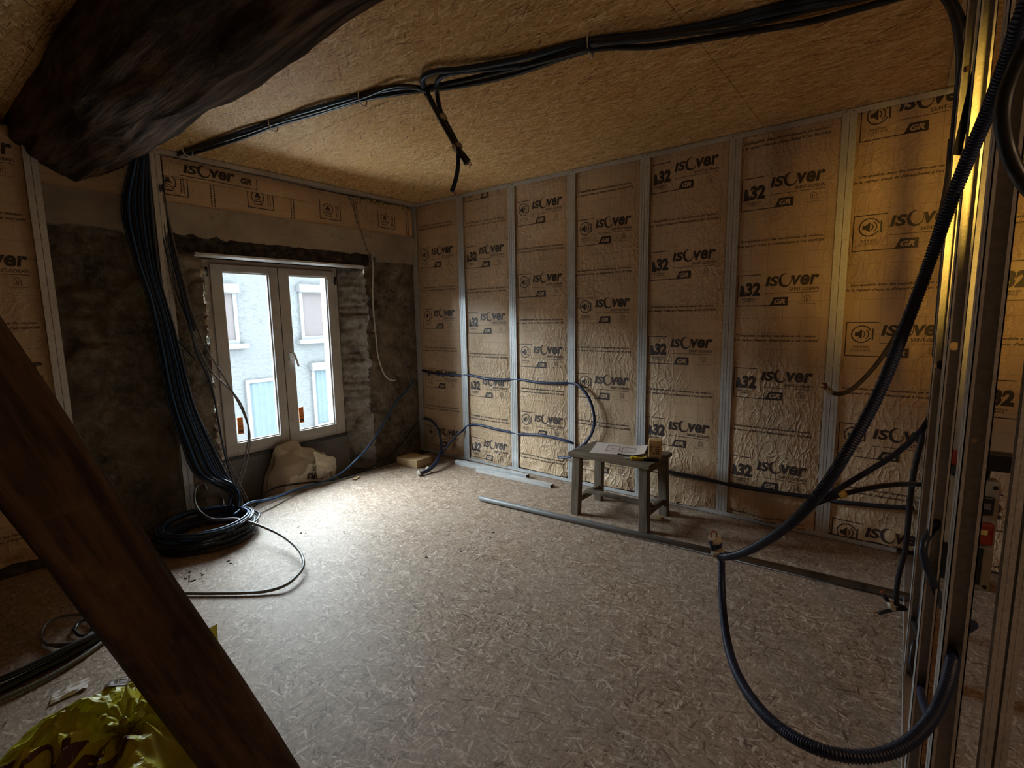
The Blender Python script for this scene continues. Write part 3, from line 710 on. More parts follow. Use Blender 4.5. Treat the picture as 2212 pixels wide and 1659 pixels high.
# ================================================================== OLD TIMBER
bm_ = M()
prof = [(-2.395, 2.54), (-2.40, 2.44), (-2.415, 2.37), (-2.49, 2.325), (-2.57, 2.285), (-2.655, 2.242), (-2.72, 2.262), (-2.79, 2.30), (-2.86, 2.35), (-2.915, 2.43), (-2.935, 2.54)]
pr2 = []
for i in range(len(prof)-1):
    for k in range(3): t = k/3; pr2.append((prof[i][0]*(1-t)+prof[i+1][0]*t, prof[i][1]*(1-t)+prof[i+1][1]*t))
pr2.append(prof[-1])
def bmf(a, b):
    y = 0.09-5.6*b; i = min(len(pr2)-1, round(a*(len(pr2)-1))); x, z = pr2[i]
    sx = -0.012*max(0, -y)
    e = 0.0 if i in (0, len(pr2)-1) else 1.0
    wv = 0.030*noise.noise(Vector((y*1.9, 3.1, 0)))+0.018*noise.noise(Vector((y*5.5, 1.1, 0)))
    d = 0.012*fbm((x*7, y*1.3, z*7), 4) + 0.012*noise.ridged_multi_fractal(Vector((x*8, y*1.6, z*8)), 1, 2, 4, 1, 2) - 0.014
    return Vector((x+sx+e*(wv+d), y, min(2.535, z+e*(d+0.02*noise.noise(Vector((y*2.3, x*3, 8))) + 0.05*max(0, y+0.0)))))
nb_ = len(pr2)-1; kr = 15
bm_.grid(kr, 260, lambda a, b: bmf(a*kr/nb_, b), 0); bm_.grid(nb_-kr, 260, lambda a, b: bmf((kr+a*(nb_-kr))/nb_, b), 0)
for b in (0.0, 1.0):
    V = [bmf(k/(len(pr2)-1), b) for k in range(len(pr2))]; bm_.add(V, [tuple(range(len(V)))], 0)
tag(bm_.build('old_beam', 'beam'), 'thick gnarled dark timber beam under the ceiling, running to the window wall', 'beam')

pA = Vector((-2.966, -2.59, 0.0)); pB = Vector((-3.86, -2.325, 2.505))
d = (pB-pA).normalized(); mid = (pA*0.65+pB*0.35); tc = (CAMP-mid); nrm = (tc-d*tc.dot(d)).normalized(); sd = d.cross(nrm).normalized()
# square it up with a slight turn so that one edge looks at the window
nrm = (nrm + sd*0.10).normalized(); sd = d.cross(nrm).normalized()
MAT['post'] = alongwood('oak_post_timber', (0.06, 0.036, 0.023), (0.14, 0.085, 0.054), (sd, nrm, d))
ps = M(); hw, hd_ = 0.083, 0.070
sec = [(-hw, -hd_), (-hw, hd_*0.86), (-hw+0.012, hd_), (-hw*0.4, hd_*1.01), (hw*0.3, hd_), (hw-0.012, hd_), (hw, hd_*0.86), (hw, -hd_)]
sec2 = []
for i in range(len(sec)-1):
    for k in range(4): t = k/4; sec2.append((sec[i][0]*(1-t)+sec[i+1][0]*t, sec[i][1]*(1-t)+sec[i+1][1]*t))
sec2.append(sec[-1])
def psf(a, b):
    i = min(len(sec2)-1, round(a*(len(sec2)-1))); s_, n_ = sec2[i]; L = (pB-pA).length
    p = pA+d*(L*b)+sd*s_+nrm*n_
    p += nrm*(0.004*fbm((s_*22, b*9, 1), 5)) + sd*0.004*noise.noise(Vector((b*9, n_*9, 2)))
    if p.z < 0.003: p.z = 0.003
    return p
ps.grid(len(sec2)-1, 160, psf, 0)
V = [psf(0, k/160) for k in range(161)]+[psf(1, k/160) for k in range(161)]
ps.add(V, [(k, k+1, 161+k+1, 161+k) for k in range(160)], 0)
for b in (0, 1): V = [psf(k/(len(sec2)-1), b) for k in range(len(sec2))]; ps.add(V, [tuple(range(len(V)))], 0)
for (s_, t_) in ((-0.03, 0.29), (0.045, 0.5), (0.02, 0.17)):
    c = pA+d*((pB-pA).length*t_)+sd*s_+nrm*(hd_-0.006); ps.obox(c, sd*0.012, d*0.02, nrm*0.0065)
po_ = ps.build('timber_brace', 'post'); tag(po_, 'thick red-brown timber brace leaning up across the lower left', 'brace')

# ================================================================== PARTITION OF OPEN STUDS
def web(m, x, y0, y1, z0, z1, holes, t=0.0018):
    w = y1-y0; yc = (y0+y1)/2; z = z0
    for hz, r in sorted(holes):
        a, b = hz-w/2, hz+w/2
        m.box((x, y0, z), (x+t, y1, a))
        n = 24; V = []; Fc = []
        for k in range(n):
            an = 2*PI*(k+0.5)/n; c, s_ = math.cos(an), math.sin(an); q = (w/2)/max(abs(c), abs(s_))
            for xx in (x, x+t): V += [Vector((xx, yc+c*r, hz+s_*r)), Vector((xx, yc+c*q, hz+s_*q))]
        for k in range(n):
            i = 4*k; j = 4*((k+1) % n)
            Fc += [(i, i+1, j+1, j), (i+2, j+2, j+3, i+3), (i, j, j+2, i+2)]
        for cy, cz in ((1, 1), (1, -1), (-1, 1), (-1, -1)):      # corners of the square round the hole
            pts = []
            for k in range(n):
                an = 2*PI*(k+0.5)/n; c, s_ = math.cos(an), math.sin(an)
                if c*cy > 0 and s_*cz > 0: 
                    q = (w/2)/max(abs(c), abs(s_)); pts.append((abs(c) > abs(s_), yc+c*q, hz+s_*q))
        m.add(V, Fc, 0); z = b
    m.box((x, y0, z), (x+t, y1, z1))
PY0, PY1 = -4.052, -4.021
zs = lambda x, px, py: on(0, x, px, py).z
def part_stud(x, holes, label, y0=PY0, y1=PY1, fl=0.038, ztop=CH-0.004):
    e = empty('partition_stud', (x, (y0+y1)/2, 0.004), label, 'stud', 'partition studs')
    for s in (-1, 1):
        m = M(); t = 0.0018
        web(m, x+(0.001 if s > 0 else -0.001-t), y0, y1, 0.004, ztop, holes)
        xa = x+s*0.001; xb = x+s*fl
        for yy, q in ((y1, -1), (y0, 1)):
            m.box((xa, yy, 0.004), (xb, yy+q*t, ztop)); m.box((xb, yy, 0.004), (xb-s*t, yy+q*0.006, ztop))
        m.build('c_profile', 'galv', e)
    return e
SX = [-2.485, -1.865, -1.20]
part_stud(SX[0], [(zs(SX[0], 2055, 1425), 0.0125), (zs(SX[0], 2085, 950), 0.004)], 'galvanised partition stud nearest the camera, with the loop of blue conduit through its hole')
part_stud(SX[1], [(zs(SX[1], 2072, 748), 0.0105), (zs(SX[1], 2025, 1130), 0.0115), (zs(SX[1], 1990, 1480), 0.0115)], 'galvanised partition stud, middle of the three, with a teal cable bowed out of its side')
part_stud(SX[2], [(zs(SX[2], 2096, 147), 0.0105), (zs(SX[2], 2030, 790), 0.010), (zs(SX[2], 1972, 1340), 0.010)], 'galvanised partition stud farthest from the camera, brightest yellow in the lamp light')
rail('metal_track', (-2.53, -4.0405, 0.0015), (-0.03, -4.0405, 0.0015), 0.046, 0.030, 1, 0.002, 'galvanised floor track under the open partition studs')
rail('metal_track', (-2.53, -4.0405, CH-0.001), (-0.03, -4.0405, CH-0.001), 0.046, 0.030, -1, 0.002, 'galvanised ceiling track above the open partition studs')
e = empty('metal_stud', (-1.88, -4.19, 0.004), 'galvanised double stud with a dark seam at the right edge, beyond the partition', 'stud', 'galvanised studs')
for s in (-1, 1):
    m = M(); y = -4.191; m.box((-1.9, y+s*0.003, 0.004), (-1.898, y+s*0.025, CH-0.004)); m.box((-1.898, y+s*0.003, 0.004), (-1.855, y+s*0.005, CH-0.004)); m.box((-1.857, y+s*0.003, 0.004), (-1.855, y+s*0.025, CH-0.004))
    m.box((-1.9012, y+s*0.013, 0.004), (-1.9, y+s*0.015, CH-0.004)); m.build('c_profile', 'galv', e)
# flat steel strap running diagonally across the partition
a_ = on(1, -4.008, 2150, -60); b_ = on(1, -4.008, 2064, 325)
tag(M().bar(at(2158, -60, 1.20), at(2066, 335, 1.25), 0.020, 0.002, up=tuple(CF)).build('steel_strap', 'conduit_dark'), 'dark flat strap slanting across the yellow lit studs at upper right', 'strap')

# ================================================================== CABLES ON THE CEILING
def bk(px, py, y): return on(1, y, px, py)
def cl(px, py, dz=0.012): return on(2, CH-dz, px, py)
CP = [(345, 345), (400, 325), (500, 297), (600, 263), (780, 210), (850, 192), (905, 190)]
CQ = [(905, 190), (1000, 178), (1100, 150), (1275, 100), (1420, 95), (1560, 78), (1750, 42), (1960, -20)]
glab = 'cables clipped along the ceiling'
cable('clipped_cable', [bk(414, 715, -.045), bk(395, 640, -.03), bk(368, 540, .0), bk(351, 450, .02), bk(343, 390, .02), cl(343, 356, .05), cl(372, 338), cl(420, 320), cl(520, 285, .018), cl(600, 259), cl(690, 231, .02), cl(783, 205), cl(860, 190, .02), cl(905, 190, .03), cl(925, 200, .05)], 0.0117, 'cable_blue', 'navy ceiling cable, upper one between the left stud and the drop', 'cable', glab)
cable('clipped_cable', [bk(421, 715, -.045), bk(401, 640, -.03), bk(374, 540, .0), bk(357, 450, .02), bk(350, 390, .02), cl(353, 357, .045), cl(385, 341), cl(430, 327), cl(520, 299, .018), cl(600, 269), cl(690, 243, .016), cl(783, 215), cl(870, 200, .016), cl(1000, 184, .016), cl(1110, 160, .016), cl(1275, 108), cl(1400, 101, .02), cl(1500, 87, .02), cl(1620, 68, .02), cl(1760, 44, .02), cl(1960, -10, .02)], 0.0124, 'cable', 'black ceiling cable running the whole way from left stud to upper right', 'cable', glab)
cable('clipped_cable', [cl(346, 362, .05), cl(390, 333, .02), cl(450, 314, .03), cl(520, 292, .032), cl(600, 264, .022), cl(700, 236, .03), cl(783, 210, .022), cl(850, 186, .03), cl(905, 188, .03)], 0.0097, 'cable', 'thin black cable tucked between the two ceiling cables left of the drop', 'cable', glab)
D0 = (cl(905, 190)-CAMP).dot(CF)
def hang(px, py, dd=0.0): return at(px, py, D0+dd)
cable('clipped_cable', [cl(1960, -40, .02), cl(1700, 10), cl(1560, 45), cl(1420, 72), cl(1275, 88), cl(1130, 125, .02), cl(1010, 148, .03), cl(940, 155, .03), cl(914, 168, .035), hang(916, 190, -.03), hang(928, 212, -.03), hang(950, 252, -.03), hang(985, 315, -.03), hang(1000, 334, -.03), hang(1012, 350, -.03)], 0.0138, 'cable_blue', 'navy cable bent down from the ceiling into the taped drop, cut end to the right', 'cable', glab)
cable('clipped_cable', [cl(1960, -25, .035), cl(1700, 22, .03), cl(1560, 56, .03), cl(1420, 82, .03), cl(1275, 98, .03), cl(1130, 140, .03), cl(1030, 152, .035), cl(968, 160, .04), cl(945, 175, .04), hang(944, 200, -.02), hang(948, 225, -.02), hang(957, 252, -.02), hang(988, 312, -.02), hang(990, 335, -.02), hang(988, 370, -.02), hang(981, 400, -.02), hang(976, 414, -.02)], 0.0110, 'cable_blue', 'navy cable in the taped drop whose cut end hangs lowest', 'cable', glab)
cable('clipped_cable', [cl(1275, 104, .045), cl(1180, 130, .04), cl(1060, 160, .03), cl(960, 182, .04), cl(925, 192, .04), hang(930, 215, -.045), hang(952, 256, -.045), hang(984, 312, -.045), hang(998, 336, -.045), hang(1008, 354, -.045)], 0.0117, 'cable', 'black cable lying in front in the taped drop under the ceiling', 'cable', glab)
cable('clipped_cable', [cl(1275, 93, .045), cl(1420, 78, .05), cl(1560, 62, .05), cl(1640, 48, .03), cl(1760, 18, .02), cl(1900, -12, .02)], 0.0124, 'cable', 'black cable bulging below the others on the ceiling at upper right', 'cable', glab)
for (px, py, who) in ((955, 256, 'upper'), (988, 318, 'lower')):
    c = hang(px, py, -.032); dv = (hang(px+17, py+32, -.032)-c).normalized()
    tag(M().tube([c-dv*0.012, c+dv*0.012], 0.0245, 14).build('tape_band', 'tape'), 'pale tape band wrapped round the hanging cables, '+who+' one', 'tape')
tp = M()
for px, py, b in ((1010, 350, -.03), (1007, 353, -.045), (976, 414, -.02)):
    c = hang(px, py, b); e_ = c + CR*0.012 - CU*0.02
    cable('bare_wire', [c, c+(e_-c)*0.5+CR*0.012, e_], 0.0022, 'copper', 'copper colored bare ends of the hanging cable, ' + {1010: 'pointing right', 1007: 'in front', 976: 'at the lowest tip'}[px], 'wire', None, 6, 0.004)
for px, py, who in ((405, 322, 'nearest the left stud'), (590, 266, 'second from the left stud'), (783, 209, 'left of the hanging drop'), (1275, 96, 'right of the hanging drop'), (858, 455, None)):
    if who is None: continue
    c = cl(px, py, .012); u = (cl(px+10, py-2)-cl(px-10, py+2)).normalized(); s_ = u.cross(Vector((0, 0, 1)))
    w_ = 0.034 if px < 1000 else 0.06
    pts = [c-s_*w_+Vector((0, 0, .012)), c-s_*w_*0.95+Vector((0, 0, -.02)), c-s_*w_*0.5+Vector((0, 0, -.04)), c+s_*w_*0.5+Vector((0, 0, -.04)), c+s_*w_*0.95+Vector((0, 0, -.02)), c+s_*w_+Vector((0, 0, .012))]
    tag(M().tube(spline(pts, .006), 0.0035, 6).build('cable_clip', 'cable_white'), 'white clip strapping the cables to the ceiling, '+who, 'clip', 'white cable clips')

# ================================================================== CABLES FALLING FROM THE BEAM INTO THE COIL
CC = Vector((-2.30, -0.42, 0))                                   # centre of the coil on the floor
def coil(ph0, turns, rx, ry, z0, dz, wob, seed):
    out = []; n = int(turns*28)
    for k in range(n+1):
        t = k/28*2*PI; a = ph0-t
        rr = 1+wob*noise.noise(Vector((t*0.7, seed, 1)))
        out.append(CC+Vector((math.cos(a)*rx*rr+0.012*noise.noise(Vector((t, seed, 4))), math.sin(a)*ry*rr, max(0.009, z0+dz*k/n+0.012*noise.noise(Vector((t*0.8, seed, 7)))))))
    return out
LEFT = [(258, 385), (262, 448), (285, 545), (316, 641), (337, 737), (360, 858), (390, 954), (424, 1027)]
RIGHT = [(322, 385), (328, 448), (345, 593), (378, 713), (402, 810), (423, 882), (458, 960), (488, 1020)]
def fall(s, yo):
    pts = []
    yl = [-0.03, -0.04, -0.06, -0.075, -0.08, -0.09, -0.11, -0.15]
    for i in range(8):
        px = LEFT[i][0]*(1-s)+RIGHT[i][0]*s; py = LEFT[i][1]*(1-s)+RIGHT[i][1]*s
        pts.append(on(1, yl[i]-yo, px, py))
    return pts
random.seed(11)
NCAB = 22
for k in range(NCAB):
    s = (k+0.5)/NCAB; s = max(0.0, min(1.0, s+random.uniform(-.03, .03))); yo = random.uniform(0, 0.05)
    p = fall(s, yo)
    r = random.uniform(0.0055, 0.0075)
    rx, ry = random.uniform(0.235, 0.30), random.uniform(0.20, 0.27); z0 = random.uniform(0.02, 0.12)
    ph = math.radians(random.uniform(18, 50))
    c = coil(ph, random.uniform(1.4, 2.1), rx, ry, z0, random.uniform(-0.05, 0.02), 0.09, k*1.7)
    mid_ = (p[-1]*0.35+c[0]*0.65)+Vector((0.05, -0.02, 0.05))
    mt = 'cable' if k % 3 else 'cable_blue'
    if k in (4, 9, 15, 20): mt = 'cable_bright'
    p = [Vector((-2.385+0.09*s, -0.045-0.5*yo, 2.505)), Vector((-2.395+0.095*s, -0.048-0.5*yo, 2.40))]+p[1:]
    cable('falling_cable', p+[mid_]+c[::2], r, mt, 'one of the dark cables falling past the left stud into the coil on the floor' if mt != 'cable_bright' else 'one of the brighter blue cables falling into the coil by the window', 'cable', 'cables falling into the coil', 6, 0.03)
# stray lighter cables in front of the window reveal
def bk(px, py, y): return on(1, y, px, py)
stray = [
 ('cable_grey', 0.006, [(352, 420, .0), (375, 520, -.01), (405, 640, -.03), (440, 740, -.05), (490, 825, -.06), (527, 895, -.07), (540, 945, -.08), (530, 1010, -.10), (512, 1060, -.12)], 'grey cable curving out farthest in front of the left window pane'),
 ('cable_grey', 0.0055, [(346, 440, .01), (368, 560, -.01), (398, 660, -.03), (425, 740, -.05), (455, 800, -.06), (505, 850, -.06), (528, 890, -.07), (537, 940, -.09), (524, 1005, -.11), (508, 1055, -.13)], 'grey cable bending across the left window pane just under the farthest one'),
 ('cable_blue', 0.006, [(344, 470, .01), (372, 600, -.01), (408, 700, -.03), (424, 760, -.05), (455, 830, -.06), (470, 900, -.07), (485, 980, -.09), (505, 1050, -.12), (512, 1105, -.18)], 'navy cable hanging close along the left window frame'),
 ('cable_grey', 0.005, [(350, 500, .01), (380, 640, -.02), (420, 740, -.04), (448, 800, -.05), (466, 870, -.06), (476, 940, -.07), (500, 1010, -.09), (540, 1090, -.16), (541, 1118, -.22)], 'thin grey cable nearest the foam on the left window edge'),
 ('cable_olive', 0.0045, [(395, 755, -.02), (420, 880, -.04), (455, 945, -.06), (490, 1015, -.08), (525, 1070, -.12), (540, 1105, -.2)], 'thin olive cable ending at the lower part of the falling cables'),
]
for mt, r, pts, lab in stray: cable('stray_cable', [bk(*p) for p in pts], r, mt, lab, 'cable', 'stray cables by the window', 8, 0.02)
cable('cut_cable_stub', [bk(372, 725, -.01), bk(400, 752, -.04), bk(413, 766, -.05), bk(422, 776, -.055)], 0.007, 'cable', 'short black cable stub with pale cut end on the stone left of the window', 'cable')
# grey cable that lifts out of the coil, crosses the floor and passes behind the brace
P2 = lambda px, py, z=0.012: on(2, z, px, py)
cable('loose_cable', [P2(447, 1062, .20), P2(440, 1046, .24), P2(425, 1052, .24), P2(420, 1078, .20), P2(432, 1105, .16), P2(462, 1122, .13), P2(510, 1121, .12), P2(555, 1133, .09), P2(605, 1155, .07), P2(640, 1182, .06), P2(655, 1208, .05), P2(651, 1232, .035), P2(620, 1262, .025), P2(575, 1277, .014), P2(520, 1281), P2(450, 1282), P2(380, 1285), P2(300, 1320), P2(230, 1380), P2(160, 1430), P2(60, 1485), P2(-80, 1545)], 0.0085, 'cable_grey', 'grey cable looping over the floor from the coil and on behind the brace', 'cable', None, 8, 0.02)
cable('loose_cable', [P2(534, 1090, .05), P2(600, 1070, .03), P2(660, 1054, .02), P2(720, 1040, .012), P2(790, 1020, .012), P2(850, 1004, .012), P2(880, 985, .04), P2(905, 975, .05)], 0.0045, 'cable_grey', 'thin grey cable lying along the edge of the floor boards under the window', 'cable')
cable('blue_cable', [P2(505, 1112, .11), P2(540, 1086, .09), P2(590, 1077, .05), bk(640, 1057, -.10), bk(700, 1040, -.08), bk(740, 1020, -.06), bk(775, 988, -.05), bk(800, 960, -.03), bk(830, 912, -.01), bk(855, 870, 0.0), bk(880, 842, 0.03), bk(893, 822, 0.07)], 0.0085, 'cable_bright', 'blue cable sweeping up from the coil across the right window reveal into the corner', 'cable')
cable('loose_cable', [P2(548, 1096, .0), bk(570, 1068, .02), bk(600, 1052, .03), bk(650, 1044, .0), bk(720, 1037, -.02), bk(780, 1018, -.03), bk(830, 992, -.02), bk(870, 955, .0), bk(892, 925, 0.03), bk(901, 912, 0.06)], 0.007, 'cable', 'black cable arching over the paper sack to the back corner, below the blue one', 'cable')
for (pa, who) in (((bk(893, 868, .06)), None),):
    pass
# white cable fixed to the stone right of the window
wc = [bk(752, 420, .03), bk(765, 455, .045), bk(780, 500, .045), bk(793, 540, .045), bk(803, 556, .03), bk(806, 580, .03), bk(805, 640, .055), bk(808, 690, .05), bk(813, 735, .05), bk(816, 765, .05), bk(826, 800, .03), bk(838, 818, .01), bk(852, 822, 0.0)]
wco = empty('white_cable', wc[5], 'white cable hanging on the stone right of the window, its cut end curling out', 'cable')
cable('sheath', wc[4:], 0.007, 'cable_white', None, parent=wco)
cable('upper_length', wc[:5], 0.0045, 'cable_grey', None, parent=wco)
kn = M()
for k in range(4): kn.tube(spline([wc[4], wc[4]+Vector((random.uniform(-.02, .03), -.012, random.uniform(0, .02))), wc[4]+Vector((random.uniform(-.03, .035), -.015, random.uniform(-.01, .05)))], .006), .004, 6)
kn.build('knot', 'cable_white', wco)
M().tube([wc[-1], wc[-1]+Vector((.012, -.006, .004))], 0.008, 8).build('cut_end', 'white_bead', wco)
for px, py, who in ((795, 516, 'upper'), (808, 715, 'lower')):
    c = bk(px, py, .04); tag(M().tube([c-Vector((.022, 0, 0)), c+Vector((.022, 0, .002))], .003, 6).build('cable_clip', 'cable_white'), 'small white clip holding the white cable to the stone, '+who+' one', 'clip')

# ================================================================== CONDUITS IN THE INSULATED WALL
def wr(px, py, x=-0.012): return on(0, x, px, py)
gw = 'blue conduits threaded through the wall studs'
cable('flexible_conduit', [wr(912, 800, .01), wr(935, 806), wr(965, 809), wr(993, 811, .006), wr(1013, 810, .006), wr(1050, 818), wr(1080, 820), wr(1105, 820, .006), wr(1123, 820, .006), wr(1160, 826), wr(1200, 828), wr(1236, 828, .006), wr(1252, 834, -.02), wr(1272, 860, -.04), wr(1283, 895, -.05), wr(1282, 925, -.05), wr(1270, 950, -.04), wr(1250, 968, -.03), wr(1235, 976, .0)], 0.0115, 'conduit', 'upper blue conduit through the studs, ending in a bow left of the stool', 'conduit', gw, 10, 0.02)
cable('flexible_conduit', [wr(1000, 930, .0), wr(1014, 918, .006), wr(1040, 919), wr(1070, 927), wr(1105, 934, .006), wr(1125, 938, .006), wr(1160, 939), wr(1195, 945), wr(1225, 953), wr(1240, 958, .006)], 0.0115, 'conduit', 'lower blue conduit through the studs, ending at the fourth stud', 'conduit', gw, 10, 0.02)
cable('flexible_conduit', [wr(916, 904, .0), wr(930, 908, -.03), wr(945, 925, -.07), wr(953, 955, -.12), wr(952, 975, -.18), P2(940, 1000, .06), P2(922, 1016, .03), P2(903, 1023, .02)], 0.0115, 'conduit', 'blue conduit bowing from the corner stud to the floor by the pine block', 'conduit', gw, 10, 0.02)
cable('flexible_conduit', [wr(1001, 929, -.02), wr(985, 942, -.06), wr(968, 962, -.12), wr(955, 980, -.18), P2(941, 1004, .045), P2(924, 1018, .02), P2(905, 1026, .014)], 0.0105, 'conduit', 'blue conduit slanting down from the second stud to the floor by the pine block', 'conduit', gw, 10, 0.02)
for px, py, who in ((924, 1013, 'by the pine block, upper'), (905, 1022, 'at the cut end by the pine block')):
    a = P2(px, py, .028); dv = (P2(903, 1023, .022)-P2(940, 1002, .055)).normalized()
    tag(M().tube([a-dv*.008, a+dv*.008], .024, 10).build('tape_band', 'tape'), 'pale tape band round the two conduits '+who, 'tape')
cable('flexible_conduit', [wr(1205, 988, -.02), wr(1225, 989, -.03), wr(1240, 982, -.04), wr(1258, 968, -.04), wr(1268, 955, -.03)], 0.0095, 'conduit', 'short dark conduit end poking out left of the stool top', 'conduit', gw, 10, 0.02)
cable('flexible_conduit', [wr(1420, 1012, .0), wr(1450, 1020), wr(1500, 1030), wr(1545, 1040), wr(1560, 1043, .004), wr(1600, 1052), wr(1680, 1064), wr(1760, 1075), wr(1785, 1080, .004), wr(1830, 1086), wr(1900, 1093), wr(1975, 1098)], 0.013, 'conduit_dark', 'dark conduit running low along the insulated wall from the stool to the partition', 'conduit', gw, 10, 0.02)

# ================================================================== CONDUITS AND CABLES AT THE PARTITION
big = empty('corrugated_conduit', at(1553, 1205, 1.43), 'thick corrugated navy conduit hanging in a big loop at the right foreground', 'conduit')
cable('upper_run', [at(2290, -160, .56), at(2212, 25, .60), at(2180, 120, .64), at(2135, 240, .70), at(2090, 345, .75), at(2045, 460, .80), at(2010, 560, .84), at(1962, 690, .86), at(1900, 845, .86), at(1830, 975, .86), at(1760, 1078, .92), at(1690, 1145, 1.04), at(1620, 1188, 1.22), at(1575, 1202, 1.36), at(1552, 1200, 1.42), at(1543, 1188, 1.43), at(1538, 1165, 1.42)], 0.0100, 'conduit', None, n=12, corr=0.13, parent=big)
cable('lower_loop', [at(1549, 1163, 1.42), at(1554, 1190, 1.44), at(1559, 1215, 1.45), at(1559, 1260, 1.42), at(1563, 1330, 1.33), at(1574, 1400, 1.2), at(1597, 1465, 1.06), at(1640, 1530, .93), at(1695, 1580, .84), at(1765, 1617, .78), at(1840, 1634, .755), at(1910, 1628, .745), at(1970, 1598, .75), at(2015, 1548, .77), at(2042, 1490, .79), at(2054, 1445, .815), at(2057, 1422, .835), Vector((SX[0]+0.05, (PY0+PY1)/2, on(0, SX[0], 2055, 1422).z+0.005)), Vector((SX[0]+0.25, (PY0+PY1)/2-0.05, on(0, SX[0], 2055, 1422).z-0.05))], 0.0100, 'conduit', None, n=12, corr=0.13, parent=big)
for z_, (px, py) in enumerate(((1544, 1165), (1550, 1193))):
    c = at(px, py, 1.425); dv = (at(1550, 1193, 1.43)-at(1542, 1160, 1.42)).normalized()
    M().tube([c-dv*.008, c+dv*.008], .0175, 12).build('tape_band', 'tape', big)
M().tube(spline([at(1536, 1160, 1.42), at(1536, 1151, 1.42), at(1543, 1147, 1.42), at(1548, 1153, 1.42), at(1547, 1160, 1.42)], .003), .0022, 6).build('wire_end', 'copper', big)
cable('black_cable', [at(2300, 20, .55), at(2225, 90, .58), at(2180, 180, .60), at(2166, 250, .61), at(2176, 320, .62), at(2205, 385, .62), at(2260, 450, .63)], 0.0085, 'cable', 'thick black cable bowing in from the right edge near the top', 'cable', None, 12, 0.008)
cable('black_cable', [cl(1960, -60, .03), at(2030, -15, 1.55), at(2058, 30, 1.6), at(2070, 85, 1.65), at(2073, 140, 1.7), at(2068, 210, 1.75), at(2060, 290, 1.8), at(2050, 400, 1.85), at(2042, 520, 1.9), at(2030, 650, 1.95), at(2020, 770, 2.0)], 0.0105, 'cable', 'black cable dropping off the ceiling along the far partition stud', 'cable', None, 10, 0.02)
cable('black_cable', [cl(1990, -60, .03), at(2050, -10, 1.6), at(2075, 30, 1.65), at(2085, 70, 1.7), at(2080, 150, 1.75), at(2066, 300, 1.8), at(2056, 420, 1.85), at(2048, 520, 1.9), at(2040, 620, 1.9)], 0.0085, 'cable', 'second black cable beside the far partition stud, slightly right of the first', 'cable', None, 10, 0.02)
ol = empty('olive_cable', at(1800, 850, 1.9), 'olive cable hanging from the partition with a stripped end in front of the seventh stud', 'cable')
cable('sheath', [at(2054, 300, 1.82), at(2046, 390, 1.84), at(2030, 470, 1.86), at(2005, 560, 1.88), at(1975, 640, 1.9), at(1940, 715, 1.9), at(1900, 778, 1.9), at(1862, 822, 1.9), at(1832, 846, 1.9), at(1808, 851, 1.9), at(1793, 846, 1.9)], 0.0085, 'cable_olive', None, parent=ol, n=10)
M().tube([at(1796, 848, 1.9), at(1786, 838, 1.9)], .0105, 10).build('tape_band', 'tape', ol)
wm = M()
for q in ((1774, 836), (1777, 829), (1783, 828)): wm.tube(spline([at(1787, 839, 1.9), at((1787+q[0])/2, q[1]+2, 1.9), at(*q, 1.89)], .006), .0025, 6)
wm.build('bare_wire', 'red', ol)
gp = 'dark conduits at the partition'
h2 = on(0, SX[2], 2031, 790)
cable('dark_conduit', [h2+Vector((.06, 0, .02)), h2+Vector((-.012, 0, .0)), at(2030, 800, 1.95), at(2028, 850, 1.9), at(2012, 895, 1.88), at(1985, 935, 1.86), at(1935, 980, 1.83), at(1880, 1015, 1.8), at(1830, 1045, 1.78), at(1790, 1070, 1.76), at(1760, 1083, 1.75), at(1738, 1090, 1.74)], 0.0100, 'conduit', 'dark blue conduit from the far stud sloping down left to a taped end', 'conduit', gp, 10, 0.012)
cable('dark_conduit', [at(2012, 1048, 1.95), at(1975, 1046, 1.9), at(1930, 1047, 1.85), at(1880, 1054, 1.82), at(1830, 1065, 1.79), at(1790, 1077, 1.77), at(1760, 1089, 1.755), at(1740, 1096, 1.745)], 0.0095, 'conduit_dark', 'dark conduit coming level out of the partition, taped to the sloping one', 'conduit', gp, 10, 0.012)
c = at(1815, 1066, 1.78); dv = (at(1830, 1060, 1.78)-at(1800, 1072, 1.78)).normalized()
tag(M().tube([c-dv*.012, c+dv*.012], .020, 10).build('tape_band', 'tape_yellow'), 'yellow tape band joining two dark conduits in front of the seventh stud', 'tape')
c = at(1742, 1094, 1.745); tag(M().tube([c-dv*.008, c+dv*.01], .012, 10).build('tape_band', 'tape_yellow'), 'small yellow tape tip on the end of the joined dark conduits', 'tape')
fx = P2(1938, 1300, .02)
cable('dark_conduit', [at(2015, 880, 1.95), at(1995, 940, 1.97), at(1978, 1000, 2.0), at(1968, 1060, 2.05), at(1962, 1130, 2.14), at(1955, 1190, 2.2), at(1942, 1240, 2.25), at(1936, 1280, 2.28), at(1937, 1303, 2.30)], 0.0105, 'conduit_dark', 'dark conduit falling straight down just left of the partition to forked ends', 'conduit', gp, 10, 0.012)
FD = 2.305
fk = empty('forked_cable_end', at(1937, 1306, FD), 'forked dark cable ends tied with pale tape just above the floor by the partition', 'cable')
cable('stub', [at(1955, 1312, FD), at(1937, 1306, FD), at(1920, 1300, FD), at(1908, 1285, FD)], .0085, 'conduit_dark', None, parent=fk)
cable('stub', [at(1958, 1316, FD), at(1938, 1316, FD), at(1915, 1320, FD), at(1898, 1325, FD)], .0085, 'conduit_dark', None, parent=fk)
M().tube([at(1921, 1298, FD), at(1929, 1317, FD)], .013, 10).build('tape_band', 'tape', fk)
M().tube(spline([at(1908, 1285, FD), at(1903, 1279, FD), at(1909, 1276, FD), at(1911, 1284, FD)], .004), .0025, 6).build('bare_wire', 'copper', fk)
